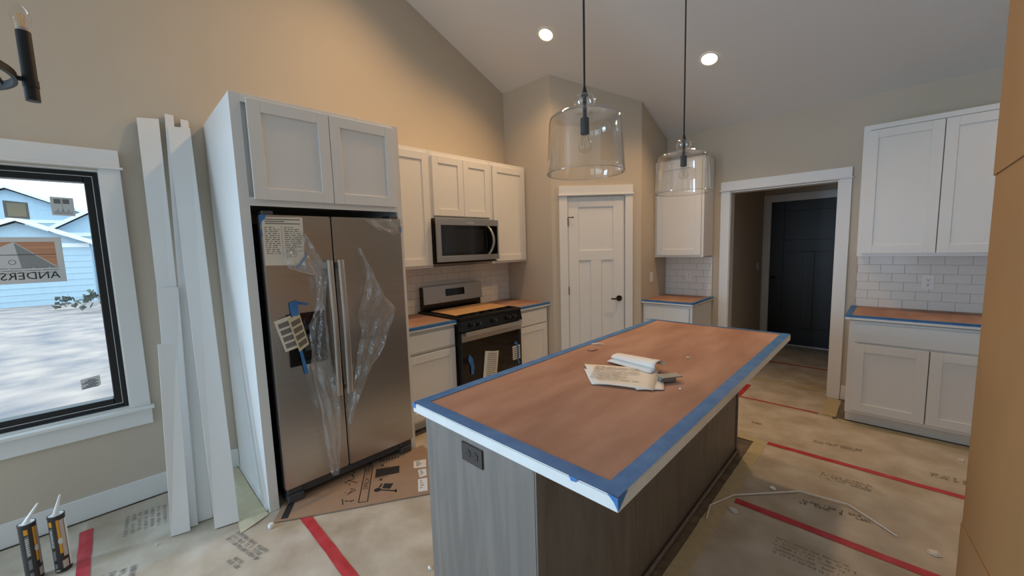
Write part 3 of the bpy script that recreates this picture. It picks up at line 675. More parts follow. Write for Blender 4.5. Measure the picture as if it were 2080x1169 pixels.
t = cover('brown paper taped over the counter between range and pantry wall', .0115, .648, 2.373, 2.891, [(.6, .6515, 2.373, 2.891)], 2); front_tape(t, (.6503, .6515, 2.373, 2.891, .899, .9168))
t = cover('brown paper taped over the small counter beside the pantry wall', 1.399, 1.953, L-.648, L-.0115, [(1.40, 1.956, L-.6515, L-.62), (1.92, 1.956, L-.62, L-.012)], 3); front_tape(t, (1.40, 1.956, L-.6515, L-.6503, .900, .9168)); front_tape(t, (1.9553, 1.9565, L-.65, L-.012, .900, .9168))
t = cover('brown paper taped over the counter right of the hall opening', 3.152, 4.118, L-.648, L-.0115, [(3.149, 4.118, L-.6515, L-.61), (3.149, 3.19, L-.61, L-.012)], 4); front_tape(t, (3.149, 4.118, L-.6515, L-.6503, .902, .9168))

# ------------------------------------------------------------------ island
IX0, IX1, IY0, IY1 = 1.991, 2.941, .298, 2.588
isl = thing('kitchen_island', 'grey brown stained wood kitchen island under the white top', 'island', (2.348, 1.45, 0))
BX0, BX1, BY0, BY1 = 2.049, 2.647, .318, 2.60-.035
mb = MB(); mb.box(BX0+.02, BX1-.02, BY0+.02, BY1-.02, .01, .872); mb.build('body', 'stained_wood', isl)
mb = MB(); mb.box(BX0, BX1-.001, BY0, BY0+.02, .003, .873); mb.build('end_panel', 'stained_wood', isl, .0015)
mb = MB(); mb.box(BX0, BX1-.001, BY1-.02, BY1, .003, .873); mb.build('end_panel', 'stained_wood', isl, .0015)
mb = MB(); mb.box(BX1-.02, BX1-.006, BY0+.02, BY1-.02, .003, .873); mb.build('back_panel', 'stained_wood', isl)
for a, b in ((BY0+.0, BY0+.019), (BY1-.019, BY1)):
    mb = MB(); mb.box(BX1-.006, BX1+.004, a, b+.02 if a < 1 else b, .003, .873); mb.build('corner_trim', 'stained_wood', isl, .0015)
mb = MB(); mb.box(BX1+.004, BX1+.018, BY0+.0, BY1, .003, .022); mb.build('shoe_moulding', 'stained_wood', isl, .003)
for k in range(4):
    ya = BY0+.03+k*.54; mb = MB(); mb.box(BX0-.0, BX0+.02, ya, ya+.53, .12, .86); mb.build('door', 'stained_wood', isl, .002)
mb = MB(); mb.box(IX0, IX1, IY0, IY1, .874, .9135); tag(mb.build('island_countertop', 'quartz', None, .003, seg=2), 'long white stone island top overhanging the seating side', 'countertop')
t = cover('brown paper sheet with blue tape border covering the island top', IX0, IX1, IY0, IY1, [], 5)
tw = .052
def tape_strip(t, a0, a1, b0, b1, seed):
    rnd = random.Random(seed); mb = MB(); z = .9146
    along_y = (b1-b0) > (a1-a0); n = 26; rows = []
    for i in range(n+1):
        f = i/n
        if along_y: y = b0+(b1-b0)*f; j0 = rnd.uniform(-.0015, .0015); rows.append([(a0+j0*(1 if a0 > 2.5 else 0), y, z+.0022), (a0+(a1-a0)*.5, y, z+.0026+rnd.uniform(0, .0006)), (a1+j0*(1 if a0 < 2.5 else 0), y, z+.0022)])
        else: x = a0+(a1-a0)*f; j0 = rnd.uniform(-.0015, .0015); rows.append([(x, b0, z+.0022), (x, b0+(b1-b0)*.5, z+.0026+rnd.uniform(0, .0006)), (x, b1+j0, z+.0022)])
    mb.grid(rows); o = mb.build('tape', 'blue_tape', t); return o
tape_strip(t, IX0+.001, IX0+tw, IY0+.001, IY1-.001, 1); tape_strip(t, IX1-tw, IX1-.001, IY0+.001, IY1-.001, 2)
tape_strip(t, IX0+.001, IX1-.001, IY0+.001, IY0+tw, 3); tape_strip(t, IX0+.001, IX1-.001, IY1-tw*.6, IY1-.001, 4)
for pts in ([(IX1, IY0-.0008, .916), (IX1, IY0-.0008, .880), (IX1-.012, IY0-.0008, .9), (IX1-.03, IY0-.0008, .916)],):
    mb = MB(); mb.prism(pts, (0, -.0006, 0)); mb.prism([(IX1+.0002, IY0, .916), (IX1+.0002, IY0+.05, .916), (IX1+.0002, IY0, .88)], (.0006, 0, 0)); mb.build('tape', 'blue_tape', t)
mb = MB(); mb.prism([(2.79, IY0-.0008, .917), (2.82, IY0-.0008, .917), (2.815, IY0-.0008, .906), (2.797, IY0-.0008, .904)], (0, -.0006, 0)); mb.build('tape', 'blue_tape', t)
mb = MB(); mb.box(IX0-.001, IX0+.02, IY0-.0014, IY0-.0008, .895, .916); mb.build('tape', 'blue_tape', t)

def outlet(label, c, ex, n, m_='plastic_white', dark='outlet_dark', horiz=False, switch=False, cat='outlet'):
    """wall plate; ex: reading direction, n: outward normal"""
    t = thing('light_switch' if switch else 'power_outlet', label, cat, c); c = Vector(c); ex = Vector(ex); n = Vector(n); ez = Vector((0, 0, 1))
    if horiz: ex, ez = ez, ex
    def plate(mb, a0, a1, b0, b1, d0, d1):
        mb.hexa([c+ex*a+ez*b+n*d for d in (d0, d1) for a, b in ((a0, b0), (a1, b0), (a1, b1), (a0, b1))])
    mb = MB(); plate(mb, -.036, .036, -.058, .058, .0005, .006); mb.build('plate', m_, t, .002, seg=2)
    if switch:
        mb = MB(); plate(mb, -.017, .017, -.034, .034, .006, .009); sw = mb.build('rocker', m_, t, .001)
        mb = MB(); plate(mb, -.018, .018, -.035, .035, .0058, .0063); mb.build('rocker_gap', m_, t)
    else:
        for s_ in (-1, 1):
            mb = MB(); k = []
            for i in range(16): a = 2*math.pi*i/16; k.append(c + ex*(.017*math.cos(a)) + ez*(s_*.02+.0145*math.sin(a)) + n*.006)
            mb.prism(k, n*.002); rc_ = mb.build('socket', m_, t)
            for a0, a1, b0, b1 in ((-.0085, -.0055, -.002, .008), (.0055, .0085, -.002, .007), (-.003, .003, -.011, -.005)):
                mb = MB(); plate(mb, a0, a1, s_*.02+b0, s_*.02+b1, .008, .0084); mb.build('slot', dark, rc_)
    return t
outlet('dark brown horizontal outlet on the island end panel', (2.348, BY0, .806), (1, 0, 0), (0, -1, 0), 'outlet_brown', 'outlet_dark', True)
outlet('white outlet on the tiles right of the hall opening', (3.627, L-.0125, 1.150), (1, 0, 0), (0, -1, 0), dark='black_matte')
outlet('white outlet on the tiles above the small counter', (1.682, L-.0125, 1.148), (1, 0, 0), (0, -1, 0), dark='grey_ink')
outlet('white outlet on the tiles between range and pantry wall', (.0125, 2.615, 1.15), (0, 1, 0), (1, 0, 0), dark='grey_ink')
outlet('white light switch on the wall beside the single wall cabinet', (X3, 3.85, 1.153), (0, 1, 0), (1, 0, 0), switch=True, cat='switch')
outlet('light switch on the dark hall wall', (2.0, 6.02, 1.16), (0, 1, 0), (1, 0, 0), switch=True, cat='switch', m_='plastic_white')

# ------------------------------------------------------------------ papers on the island
Z = .9185
def flat_paper(label, pts, z, m_, sag=.0015, name='paper_sheet', lift=None):
    a, b, c, d = [Vector((p[0], p[1], z)) for p in pts]; rows = []
    for i in range(9):
        f = i/8; rows.append([a.lerp(d, f).lerp(b.lerp(c, f), g/8) + Vector((0, 0, sag*(1+math.sin(g*.9+f*3))+ (lift(f, g/8) if lift else 0))) for g in range(9)])
    mb = MB(); mb.grid(rows); o = mb.build(name, m_, smooth=True); o.modifiers.new('thickness', 'SOLIDIFY').thickness = .0004; return tag(o, label, 'paper'), (a, b, c, d)
o, _ = flat_paper('bottom white sheet peeking out at the left of the island papers', [(2.300, 1.105), (2.455, .936), (2.62, 1.05), (2.49, 1.25)], Z, 'paper_white')
o, q = flat_paper('long off-white printed sheet lying across the island paper pile', [(2.262, 1.165), (2.462, .945), (2.700, 1.035), (2.60, 1.31)], Z+.0035, 'paper_aged', .002)
ex_ = (q[3]-q[0]).normalized(); ey_ = (q[0]-q[1]); ey_ = (ey_-ex_*ey_.dot(ex_)).normalized()
lines(o, 'printed_text', 'faint_grey', q[0].lerp(q[3], .15).lerp(q[1].lerp(q[2], .15), .12)+Vector((0, 0, .0066)), ex_, ey_, .22, 11, .018, .005, seed=11)
o, q = flat_paper('printed sheet sticking out at the right of the island papers', [(2.50, 1.12), (2.64, 1.0), (2.728, 1.075), (2.64, 1.27)], Z+.001, 'paper_white', .001)
# folded / rolled sheet on top
A = Vector((2.345, 1.35, Z+.012)); B = Vector((2.61, 1.30, Z+.012)); ax_ = (B-A); per = Vector((-ax_.y, ax_.x, 0)).normalized(); rows = []
for i in range(13):
    f = i/12; c = A + ax_*f; row = []; r_ = .012+.010*f
    for k in range(15):
        a = -0.15*math.pi + 1.45*math.pi*k/14
        row.append(c + per*(.042*math.cos(a)) + Vector((0, 0, r_*(1+math.sin(a)))))
    row = [c - per*.075 + Vector((0, 0, -.004))] + row[::-1]
    rows.append(row)
mb = MB(); mb.grid(rows); o = mb.build('rolled_paper', 'paper_white', smooth=True); o.modifiers.new('thickness', 'SOLIDIFY').thickness = .0005
tag(o, 'curled white paper resting on top of the island paper pile', 'paper')
c = A+ax_*.8+Vector((0, 0, .0455)); mb = MB(); mb.prism([c, c+ax_*.08+per*.0, c+ax_*.08+per*.005, c+per*.005], (0, 0, .0005)); mb.build('printed_mark', 'grey_ink', o)
br_ = thing('metal_bracket', 'small grey metal bracket beside the island papers', 'bracket', (2.70, 1.20, Z))
mb = MB(); c = Vector((2.685, 1.205, Z)); e1 = Vector((.55, .83, 0)).normalized(); e2 = Vector((e1.y, -e1.x, 0))
mb.hexa([c+e1*a+e2*b+Vector((0, 0, h)) for h in (0, .022) for a, b in ((-.05, 0), (.03, 0), (.03, .028), (-.05, .028))]); mb.build('channel', 'galvanised', br_, .002)
mb = MB(); mb.hexa([c+e1*a+e2*b+Vector((0, 0, h)) for h in (.0222, .027) for a, b in ((-.05, -.01), (.055, -.01), (.055, .04), (-.05, .04))]); mb.build('flange', 'galvanised', br_, .001)
def scrap(name, label, cat, c, s, m_, seed, h=.006):
    rnd = random.Random(seed); n = 6; top = []; bot = []
    for i in range(n):
        a = 2*math.pi*i/n+rnd.uniform(-.3, .3); r_ = s*rnd.uniform(.5, 1.1); bot.append((c[0]+r_*math.cos(a), c[1]+r_*.7*math.sin(a), c[2])); top.append((c[0]+r_*.8*math.cos(a), c[1]+r_*.5*math.sin(a), c[2]+h*rnd.uniform(.3, 1.2)))
    mb = MB(); mb.v = bot+top; mb.f = [tuple(range(n-1, -1, -1)), tuple(range(n, 2*n))]+[(i, (i+1) % n, n+(i+1) % n, n+i) for i in range(n)]
    return tag(mb.build(name, m_), label, cat)
ZI = .9172
mb = MB(); mb.tube([(2.05, 1.565, ZI+.003), (2.085, 1.575, ZI+.007), (2.125, 1.602, ZI+.003)], .003, 6); mb.tube([(2.07, 1.56, ZI+.003), (2.10, 1.60, ZI+.003)], .003, 6); tag(mb.build('wood_splinters', 'paper_cream'), 'pale wood splinter on the island beside the blue tape', 'scrap')
mb = MB(); mb.tube([(2.115, 1.42, ZI+.002), (2.147, 1.417, ZI+.002), (2.152, 1.472, ZI+.002)], .002, 6); tag(mb.build('wire_scrap', 'bronze'), 'bent dark wire scrap on the island near the splinter', 'scrap')
scrap('drywall_crumb', 'white crumb on the island paper behind the curled sheet', 'scrap', (2.625, 1.625, ZI), .012, 'paper_white', 1)
scrap('drywall_crumb', 'tiny white crumb on the island paper beside the bracket', 'scrap', (2.772, 1.133, ZI), .006, 'paper_white', 2)

# ------------------------------------------------------------------ pendants
def pendant(label, x, y):
    zc_ = cz(y); t = thing('pendant_lamp', label, 'pendant light', (x, y, 1.845)); c = (x, y, 0)
    mb = MB(); mb.tube([(x, y, 2.165), (x, y, zc_-.02)], .0042, 8); mb.build('cord', 'cord_black', t, smooth=True)
    mb = MB(); mb.lathe([(0, zc_-.028), (.06, zc_-.028), (.065, zc_-.02), (.065, zc_+.02)], c, 24); mb.build('canopy', 'black_matte', t, smooth=True)
    mb = MB(); mb.lathe([(.005, 2.19), (.009, 2.172), (.013, 2.163), (.015, 2.160), (.015, 2.154), (.008, 2.152), (.008, 2.07), (.017, 2.066), (.018, 2.060), (.018, 2.003), (.014, 2.001)], c, 20, True, True); mb.build('socket', 'black_matte', t, smooth=True)
    mb = MB(); mb.lathe([(.018, 2.160), (.034, 2.155), (.043, 2.140), (.044, 2.124), (.036, 2.108), (.027, 2.099), (.026, 2.092), (.034, 2.0865)], c, 40); mb.build('glass_knob', 'thick_glass', t, smooth=True)
    mb = MB(); mb.tube([(x+.1590*math.cos(k*math.pi/28), y+.1590*math.sin(k*math.pi/28), 1.8455) for k in range(56)], .0022, 8, closed=True); mb.build('glass_rim', 'thick_glass', t, smooth=True)
    prof = [(.034, 2.086), (.09, 2.082), (.13, 2.076), (.143, 2.066), (.147, 2.05), (.150, 2.0), (.154, 1.93), (.158, 1.87), (.160, 1.847), (.1595, 1.845), (.1575, 1.847), (.1555, 1.87), (.1515, 1.93), (.1475, 2.0), (.1445, 2.05), (.1405, 2.064), (.129, 2.0735), (.09, 2.079), (.033, 2.083)]
    mb = MB(); mb.lathe(prof, c, 56); mb.build('glass_shade', 'clear_glass', t, smooth=True)
    mb = MB(); mb.lathe([(.011, 2.002), (.013, 1.99), (.024, 1.968), (.029, 1.952), (.024, 1.936), (.012, 1.928), (0.0005, 1.926)], c, 24); b = mb.build('bulb', 'bulb_glass', t, smooth=True)
    mb = MB()
    for k in range(4):
        a = k*math.pi/2; dx, dy = .007*math.cos(a), .007*math.sin(a); mb.tube([(x+dx*.5, y+dy*.5, 1.985), (x+dx*1.2, y+dy*1.2, 1.945)], .0011, 6)
    mb.build('filament', 'paper_tan', b)
pendant('clear glass drum pendant over the refrigerator end of the island', 2.466, .885)
pendant('clear glass drum pendant over the hall end of the island', 2.466, 1.945)

# ------------------------------------------------------------------ recessed lights
slope_a = -math.atan(SL)
def can(label, x, y, power=58, vis=True):
    z = cz(y); t = thing('recessed_light', label, 'ceiling light', (x, y, z-.001), (slope_a if y > YR else -slope_a, 0, 0), 'ceiling downlights')
    mb = MB(); mb.lathe([(.064, -.002), (.066, -.006), (.078, -.004), (.081, 0)], (0, 0, 0), 32); mb.build('trim_ring', 'trim_paint', t, smooth=True, local=True)
    mb = MB(); mb.lathe([(.0005, -.004), (.04, -.0038), (.064, -.002)], (0, 0, 0), 32); mb.build('lens', 'lamp_warm', t, smooth=True, local=True)
    nm = 'downlight' if vis else 'downlight_offscreen'
    l = bpy.data.lights.new(nm, 'SPOT'); l.energy = power; l.spot_size = R(150); l.spot_blend = .8; l.shadow_soft_size = .06; l.color = (1.0, .62, .30)
    o = bpy.data.objects.new(nm, l); COL.objects.link(o); o.location = (x, y, z-.03); o.rotation_euler = (slope_a if y > YR else -slope_a, 0, 0)
can('lit recessed ceiling light in front of the pantry corner peak', .972, 2.513)
can('lit recessed ceiling light above the hall end of the island', 2.146, 3.350, 66)
can('lit recessed ceiling light high above the refrigerator', .972, 1.3, 66, False)
can('lit recessed ceiling light above the right-hand counter', 4.2, 3.35, 26, False)

# ------------------------------------------------------------------ chandelier
ch = thing('chandelier', 'black hoop chandelier with bare candle bulbs near the window wall', 'chandelier', (1.80, -.85, 1.96))
cc = Vector((1.800, -.845, 2.012)); rr_ = .192
mb = MB(); n = 48; rows = []
for i in range(n+1):
    a = 2*math.pi*i/n; e = Vector((math.cos(a), math.sin(a), 0)); rows.append([cc+e*(rr_+r_)+Vector((0, 0, z)) for r_, z in ((-.004, -.009), (.004, -.009), (.004, .009), (-.004, .009), (-.004, -.009))])
mb.grid(rows); mb.build('hoop', 'black_matte', ch, smooth=True)
th0 = math.atan2(-.628-cc.y, 1.79-cc.x)
for k in range(6):
    a = th0+k*math.pi/3; e = Vector((math.cos(a), math.sin(a), 0)); c = cc+e*(rr_+.024)
    mb = MB(); mb.tube([c+Vector((0, 0, -.052)), c+Vector((0, 0, .118))], .0135, 20); cs = mb.build('candle_sleeve', 'black_matte', ch, smooth=True)
    mb = MB(); mb.tube([c-e*.022, c-e*.008], .006, 8); mb.tube([c+Vector((0, 0, -.018)), c+Vector((0, 0, .0))], .0148, 20); mb.build('bracket', 'black_matte', cs, smooth=True)
    mb = MB(); mb.tube([c+Vector((0, 0, .118)), c+Vector((0, 0, .126))], .0115, 16); mb.build('bulb_cap', 'tube_tan', cs, smooth=True)
    mb = MB(); mb.lathe([(.011, .126), (.017, .138), (.0185, .150), (.015, .166), (.008, .178), (.0005, .184)], tuple(c), 20); bb = mb.build('candle_bulb', 'bulb_glass', cs, smooth=True)
    mb = MB()
    for j in range(4): a2 = j*math.pi/2; mb.tube([c+Vector((.003*math.cos(a2), .003*math.sin(a2), .130)), c+Vector((.006*math.cos(a2), .006*math.sin(a2), .160))], .0010, 6)
    mb.build('filament', 'filament', cs)
mb = MB(); mb.tube([cc+Vector((0, 0, .0)), cc+Vector((0, 0, .5)), (cc.x, cc.y, cz(cc.y)+.01)], .006, 8)
for k in range(3): a = th0+.5+k*2*math.pi/3; mb.tube([cc+Vector((rr_*math.cos(a), rr_*math.sin(a), 0)), cc+Vector((0, 0, .35))], .005, 8)
mb.build('stem', 'black_matte', ch, smooth=True)

# ------------------------------------------------------------------ boards leaning on the wall
def board(label, bl, br, tl, tr_, th=.018):
    bl, br, tl, tr_ = [Vector(p) for p in (bl, br, tl, tr_)]
    nrm = (br-bl).cross(tl-bl).normalized()
    if nrm.x > 0: nrm = -nrm          # thickness goes back towards the wall
    mb = MB(); mb.hexa([bl, br, br+nrm*th, bl+nrm*th, tl, tr_, tr_+nrm*th, tl+nrm*th])
    mn = min(v[2] for v in mb.v); mb.v = [(x, y, z-mn+.002) for x, y, z in mb.v]
    return tag(mb.build('trim_board', 'trim_paint', None, .001), label, 'board', None)
W = lambda u, v, x: at(u, v, 'x', x)
F = lambda u, v: at(u, v, 'z', 0)
board('tallest white trim board standing behind the two shorter boards', F(377, 1070), F(412, 1058), W(277, 240, .03), W(322, 243, .03))
board('mid-height white trim board leaning on the tall one by the window', F(363, 1079), F(402, 1067), W(318, 586, .285), W(362, 584, .285), .012)
board('shortest white trim board leaning in front, next to the window', F(347, 1088)+Vector((.016, 0, 0)), F(386, 1076)+Vector((.016, 0, 0)), W(320, 700, .445), W(358, 698, .445), .012)
board('wide full-height white trim board leaning close to refrigerator cabinet', F(437, 1076), F(486, 1060), W(340, 258, .045), W(386, 262, .045), .018)
board('slim white trim board tucked behind the wide board by refrigerator cabinet', F(402, 1062), F(432, 1052), W(334, 232, .024), W(352, 236, .024), .016)
board('thin white batten showing at the back edge of the wide board', F(436, 1050), F(462, 1045), W(366, 243, .022), W(381, 246, .022), .014)

# ------------------------------------------------------------------ caulk tubes
def caulk(label, base_, lean, turn, seed):
    t = thing('caulk_tube', label, 'caulk tube', base_); b = Vector(base_); r_ = .0295; h = .295
    mb = MB(); mb.lathe([(.0, .004), (r_-.002, .002), (r_, .006), (r_, h-.012), (r_+.001, h-.01), (r_+.001, h), (r_-.003, h+.001)], tuple(b), 32); mb.build('cartridge', 'tube_dark', t, smooth=True)
    mb = MB(); mb.lathe([(r_-.003, h), (r_-.004, h-.004), (.013, h-.003), (.012, h+.008), (.0005, h+.008)], tuple(b), 28); mb.build('cap', 'plastic_white', t, smooth=True)
    tip = b+Vector((lean[0], lean[1], h+.10)); mb = MB(); mb.tube([b+Vector((0, 0, h+.004)), b+Vector((lean[0]*.2, lean[1]*.2, h+.025)), tip], [.0095, .0085, .0035], 14); mb.build('nozzle', 'plastic_white', t, smooth=True)
    def patch(m_, a0, a1, z0, z1, rr=.0004, slant=0, name='label_patch'):
        mb = MB(); rows = []
        for j in range(7): a = turn+a0+(a1-a0)*j/6; rows.append([b+Vector(((r_+rr)*math.cos(a), (r_+rr)*math.sin(a), z+slant*j/6)) for z in (z0, z1)])
        mb.grid(rows); mb.build(name, m_, t, smooth=True)
    patch('tube_yellow', -.95, -.5, .245, .272); patch('tube_grey', -.95, -.5, .13, .235, slant=.006); patch('tube_grey', -.95, -.55, .065, .115, slant=.006)
    patch('tube_grey', -.95, -.55, .025, .05); patch('tube_yellow', 0, .32, .10, .275); patch('tube_tan', .36, .9, .08, .272); patch('tube_tan', .1, .8, .02, .06, slant=.004)
    patch('paper_white', -.9, -.3, .012, .016); patch('paper_white', 1.0, 1.6, .02, .27)
    mb = MB(); rows = []
    for j in range(9):
        for_row = []
    k = 14; vv = []
    for i in range(k): a = 2*math.pi*i/k; th = turn+.22+.28*math.cos(a); vv.append(b+Vector(((r_+.0009)*math.cos(th), (r_+.0009)*math.sin(th), .165+.016*math.sin(a))))
    mb.v = [tuple(v) for v in vv]; mb.f = [tuple(range(k))]; mb.build('emblem', 'paper_grey', t)
    rnd = random.Random(seed)
    for k in range(9): z = .14+k*.010; mb = MB(); rows = []; mb.grid([[b+Vector(((r_+.0008)*math.cos(turn+a), (r_+.0008)*math.sin(turn+a), zz)) for zz in (z, z+.004)] for a in [-.92+.37*q_/4*rnd.uniform(.7, 1) for q_ in range(5)]]); mb.build('printed_line', 'sticker_white', t)
    return t
caulk('dark caulk tube with yellow stripe standing nearer the red floor tape', (.478, -.838, .0005), (.02, .025), -.05, 1)
caulk('dark caulk tube whose nozzle tilts further, beside the other tube', (.462, -.932, .0005), (.055, .05), .6, 2)

# ------------------------------------------------------------------ floor paper, tapes, cardboard
def ruffled(x0, x1, y0, y1, z, amp, seed, step=.12):
    nx = max(2, int((x1-x0)/step)); ny = max(2, int((y1-y0)/step)); return wavy_sheet(x0, x1, y0, y1, z, amp, seed, nx, ny)
def fpaper(label, x0, x1, y0, y1, seed):
    mb = MB(); mb.grid(ruffled(x0, x1, y0, y1, -.0012, .0012, seed)); o = mb.build('floor_paper', 'floor_paper', None, smooth=True); return tag(o, label, 'floor paper')
TY = [-.770, .132, 1.035, 1.945, 2.845, 3.745]
fpaper('brown floor paper strip under the caulk tubes and window', .03, 6.2, -1.67, TY[0], 1)
fpaper('brown floor paper strip in front of the leaning boards', .03, 6.2, TY[0], TY[1], 2)
fpaper('brown floor paper between refrigerator and island', .62, 2.04, TY[1], TY[2], 3)
fpaper('brown floor paper between range and island', .62, 2.04, TY[2], TY[3], 4)
fpaper('brown floor paper between pantry wall and island', .62, 2.04, TY[3], TY[4], 5)
fpaper('brown floor paper beside the near seating side of island', 2.73, 6.2, TY[1], TY[2], 6)
fpaper('brown floor paper along the middle of the island seating side', 2.73, 6.2, TY[2], TY[3], 7)
fpaper('brown floor paper carrying the bent white strip', 2.73, 6.2, TY[3], TY[4], 8)
fpaper('brown floor paper in front of the right-hand base cabinet', .9, 6.2, TY[4], TY[5]-.07, 9)
fpaper('brown floor paper at the hall opening', 1.99, 3.10, TY[5]-.07, 4.42, 10)
fpaper('brown floor paper inside the dark hall', 2.02, 3.34, 4.42, 6.24, 11)
prints = 0
def floor_print(label, c, ang, wd, rows, pitch, h, seed, m_='print_ink'):
    ex = Vector((math.cos(ang), math.sin(ang), 0)); ey = Vector((-ex.y, ex.x, 0)); t = thing('printed_logo', label, 'print', (c[0], c[1], 0))
    rnd = random.Random(seed); mb = MB(); o = Vector((c[0], c[1], .0014)); st_ = h*.16
    def bar(x0, x1, y0, y1): mb.prism([o+ex*x0+ey*y0, o+ex*x1+ey*y0, o+ex*x1+ey*y1, o+ex*x0+ey*y1], (0, 0, .0002))
    for r in range(rows):
        x = rnd.uniform(0, .02); yb = -r*pitch
        while x < wd*rnd.uniform(.85, 1):
            g = h*rnd.uniform(.5, .75); k = rnd.randrange(6)
            if k: bar(x, x+st_, yb, yb+h)
            if k in (1, 3): bar(x+g-st_, x+g, yb, yb+h)
            for q_, yy in enumerate((0, .42*h, h-st_)):
                if k and rnd.random() < .55: bar(x+st_, x+g, yb+yy, yb+yy+st_)
            x += g + h*.22
    mb.build('printed_text', m_, t)
floor_print('faint print on the floor paper in front of the leaning boards', (.83, -.185, 0), R(14), .34, 3, .026, .019, 21, 'faint_grey')
floor_print('faint small print on the floor paper near the leaning boards', (1.03, -.24, 0), R(14), .10, 2, .026, .018, 22, 'faint_grey')
floor_print('streaky print on the floor paper beside the baseboard', (.16, -.44, 0), R(-4), .26, 7, .028, .014, 23, 'faint_grey')
floor_print('large faint print on the floor paper before the shortest board', (.70, -.60, 0), R(-8), .22, 5, .04, .022, 20, 'faint_grey')
floor_print('faint print on the floor paper in front of the right base cabinet', (3.03, 3.10, 0), R(10), .30, 2, .026, .02, 24, 'faint_ink')
floor_print('faint print on the floor paper behind the bent white strip', (3.13, 2.62, 0), R(2), .27, 3, .03, .020, 25, 'faint_ink')
floor_print('dark print on the floor paper under the bent white strip', (3.08, 2.19, 0), R(9), .33, 2, .026, .021, 26, 'mid_ink')
floor_print('streaky printed lines on the floor paper along the island', (3.03, 1.75, 0), R(2), .33, 5, .030, .012, 27, 'faint_ink')
floor_print('faint print near the carton on the floor paper', (3.65, 3.06, 0), R(3), .25, 2, .035, .024, 28, 'faint_ink')
floor_print('small print on the floor paper at the far island corner', (2.60, 3.15, 0), R(3), .10, 1, .03, .030, 29, 'mid_ink')

def ftape(name, label, x0, x1, y0, y1, m_, seed, cat='tape'):
    rnd = random.Random(seed); ln = max(x1-x0, y1-y0); n = max(3, int(ln/.08)); al_x = (x1-x0) > (y1-y0); rows = []
    for i in range(n+1):
        f = i/n; a, b, c = rnd.uniform(-.002, .002), rnd.uniform(-.002, .002), rnd.uniform(.0, .0012)
        if al_x: rows.append([(x0+(x1-x0)*f, y0+a, .0008), (x0+(x1-x0)*f, (y0+y1)/2, .0015+c), (x0+(x1-x0)*f, y1+b, .0008)])
        else: rows.append([(x0+a, y0+(y1-y0)*f, .0008), ((x0+x1)/2, y0+(y1-y0)*f, .0015+c), (x1+b, y0+(y1-y0)*f, .0008)])
    mb = MB(); mb.grid(rows); return tag(mb.build(name, m_), label, cat)
ftape('red_tape', 'red floor tape running out from beside the caulk tubes', .15, 2.6, -.797, -.745, 'red_tape', 1)
ftape('red_tape', 'red floor tape running from the cardboard to the island end', .95, 2.03, .105, .160, 'red_tape', 2)
ftape('red_tape', 'red floor tape line nearest the bent white strip', 2.80, 4.6, 1.920, 1.972, 'red_tape', 3)
ftape('red_tape', 'red floor tape starting at the far island corner', 2.79, 4.6, 2.820, 2.870, 'red_tape', 4)
ftape('red_tape', 'thin red floor tape line in front of the hall opening', 2.39, 3.0, 3.712, 3.738, 'red_tape', 5)
ftape('red_tape', 'short red tape patch on the floor at the hall opening', 2.33, 2.385, 3.70, 4.14, 'red_tape', 6)
ftape('red_tape', 'red floor tape across the dark hall', 2.05, 3.3, 5.2, 5.24, 'red_tape', 7)
ftape('masking_tape', 'yellow masking tape along the seating side of the island', 2.705, 2.790, .35, 2.85, 'masking_tape', 8)
ftape('masking_tape', 'short masking tape piece crossing at the far island corner', 2.56, 2.72, 2.80, 2.868, 'masking_tape', 9)
ftape('masking_tape', 'masking tape across the threshold of the hall opening', 2.11, 3.0, 4.36, 4.45, 'masking_tape', 10)
ftape('masking_tape', 'masking tape at the right foot of the opening casing', 3.02, 3.12, 3.72, 4.20, 'masking_tape', 11)
ftape('masking_tape', 'masking tape along the foot of the right base cabinet', 3.13, 4.4, 3.63, 3.70, 'masking_tape', 12)
mb = MB(); mb.grid([[(.02, -.10, .0015), (.02, -.055, .006), (.02, -.016, .002)], [(.45, -.125, .0015), (.45, -.07, .005), (.45, -.018, .002)], [(.86, -.165, .0015), (.84, -.09, .006), (.80, -.012, .003)]]); tag(mb.build('masking_paper', 'masking_pale'), 'pale yellow masking paper along the foot of the refrigerator cabinet', 'paper')

cb = thing('cardboard_sheet', 'flattened printed carton lying in front of the refrigerator', 'cardboard', (1.0, .5, 0))
poly = [(.912, -.013), (1.365, .745), (1.46, .98), (.80, 1.06), (.795, .962), (.70, .962), (.70, .10), (.795, .060)]
mb = MB(); mb.prism([(x, y, .0022) for x, y in poly], (0, 0, .0075)); mb.build('board', 'cardboard', cb)
mb = MB(); a, b = Vector((.912, -.013, 0)), Vector((1.365, .745, 0)); nn = Vector((.859, -.513, 0)); mb.prism([a+Vector((0,0,.003)), b+Vector((0,0,.003)), b+Vector((0,0,.009)), a+Vector((0,0,.009))], nn*.0006); mb.build('cut_edge', 'cardboard', cb)
ZC = .0100
def flat(parent, name, m_, pts, z=ZC, th=.0003): mb = MB(); mb.prism([(p[0], p[1], z) for p in pts], (0, 0, th)); return mb.build(name, m_, parent)
G = lambda u, v: at(u, v, 'z', ZC)
Cc = lambda a, b: G(560+a/6.5, 900+b/6.5)     # points read on the carton's print
def line_print(a, b, wd): 
    a, b = Cc(*a), Cc(*b); d = (b-a).normalized(); p_ = Vector((-d.y, d.x, 0))*wd/2
    flat(cb, 'printed_line', 'black_ink', [a-p_, b-p_, b+p_, a+p_])
flat(cb, 'printed_band', 'black_ink', [Cc(165, 795), Cc(250, 785), Cc(160, 985), Cc(65, 1000)])
flat(cb, 'printed_box', 'black_ink', [Cc(1325, 340), Cc(1635, 292), Cc(1630, 385), Cc(1312, 450)])
flat(cb, 'printed_box', 'black_ink', [Cc(1435, 528), Cc(1555, 525), Cc(1510, 598), Cc(1405, 590)])
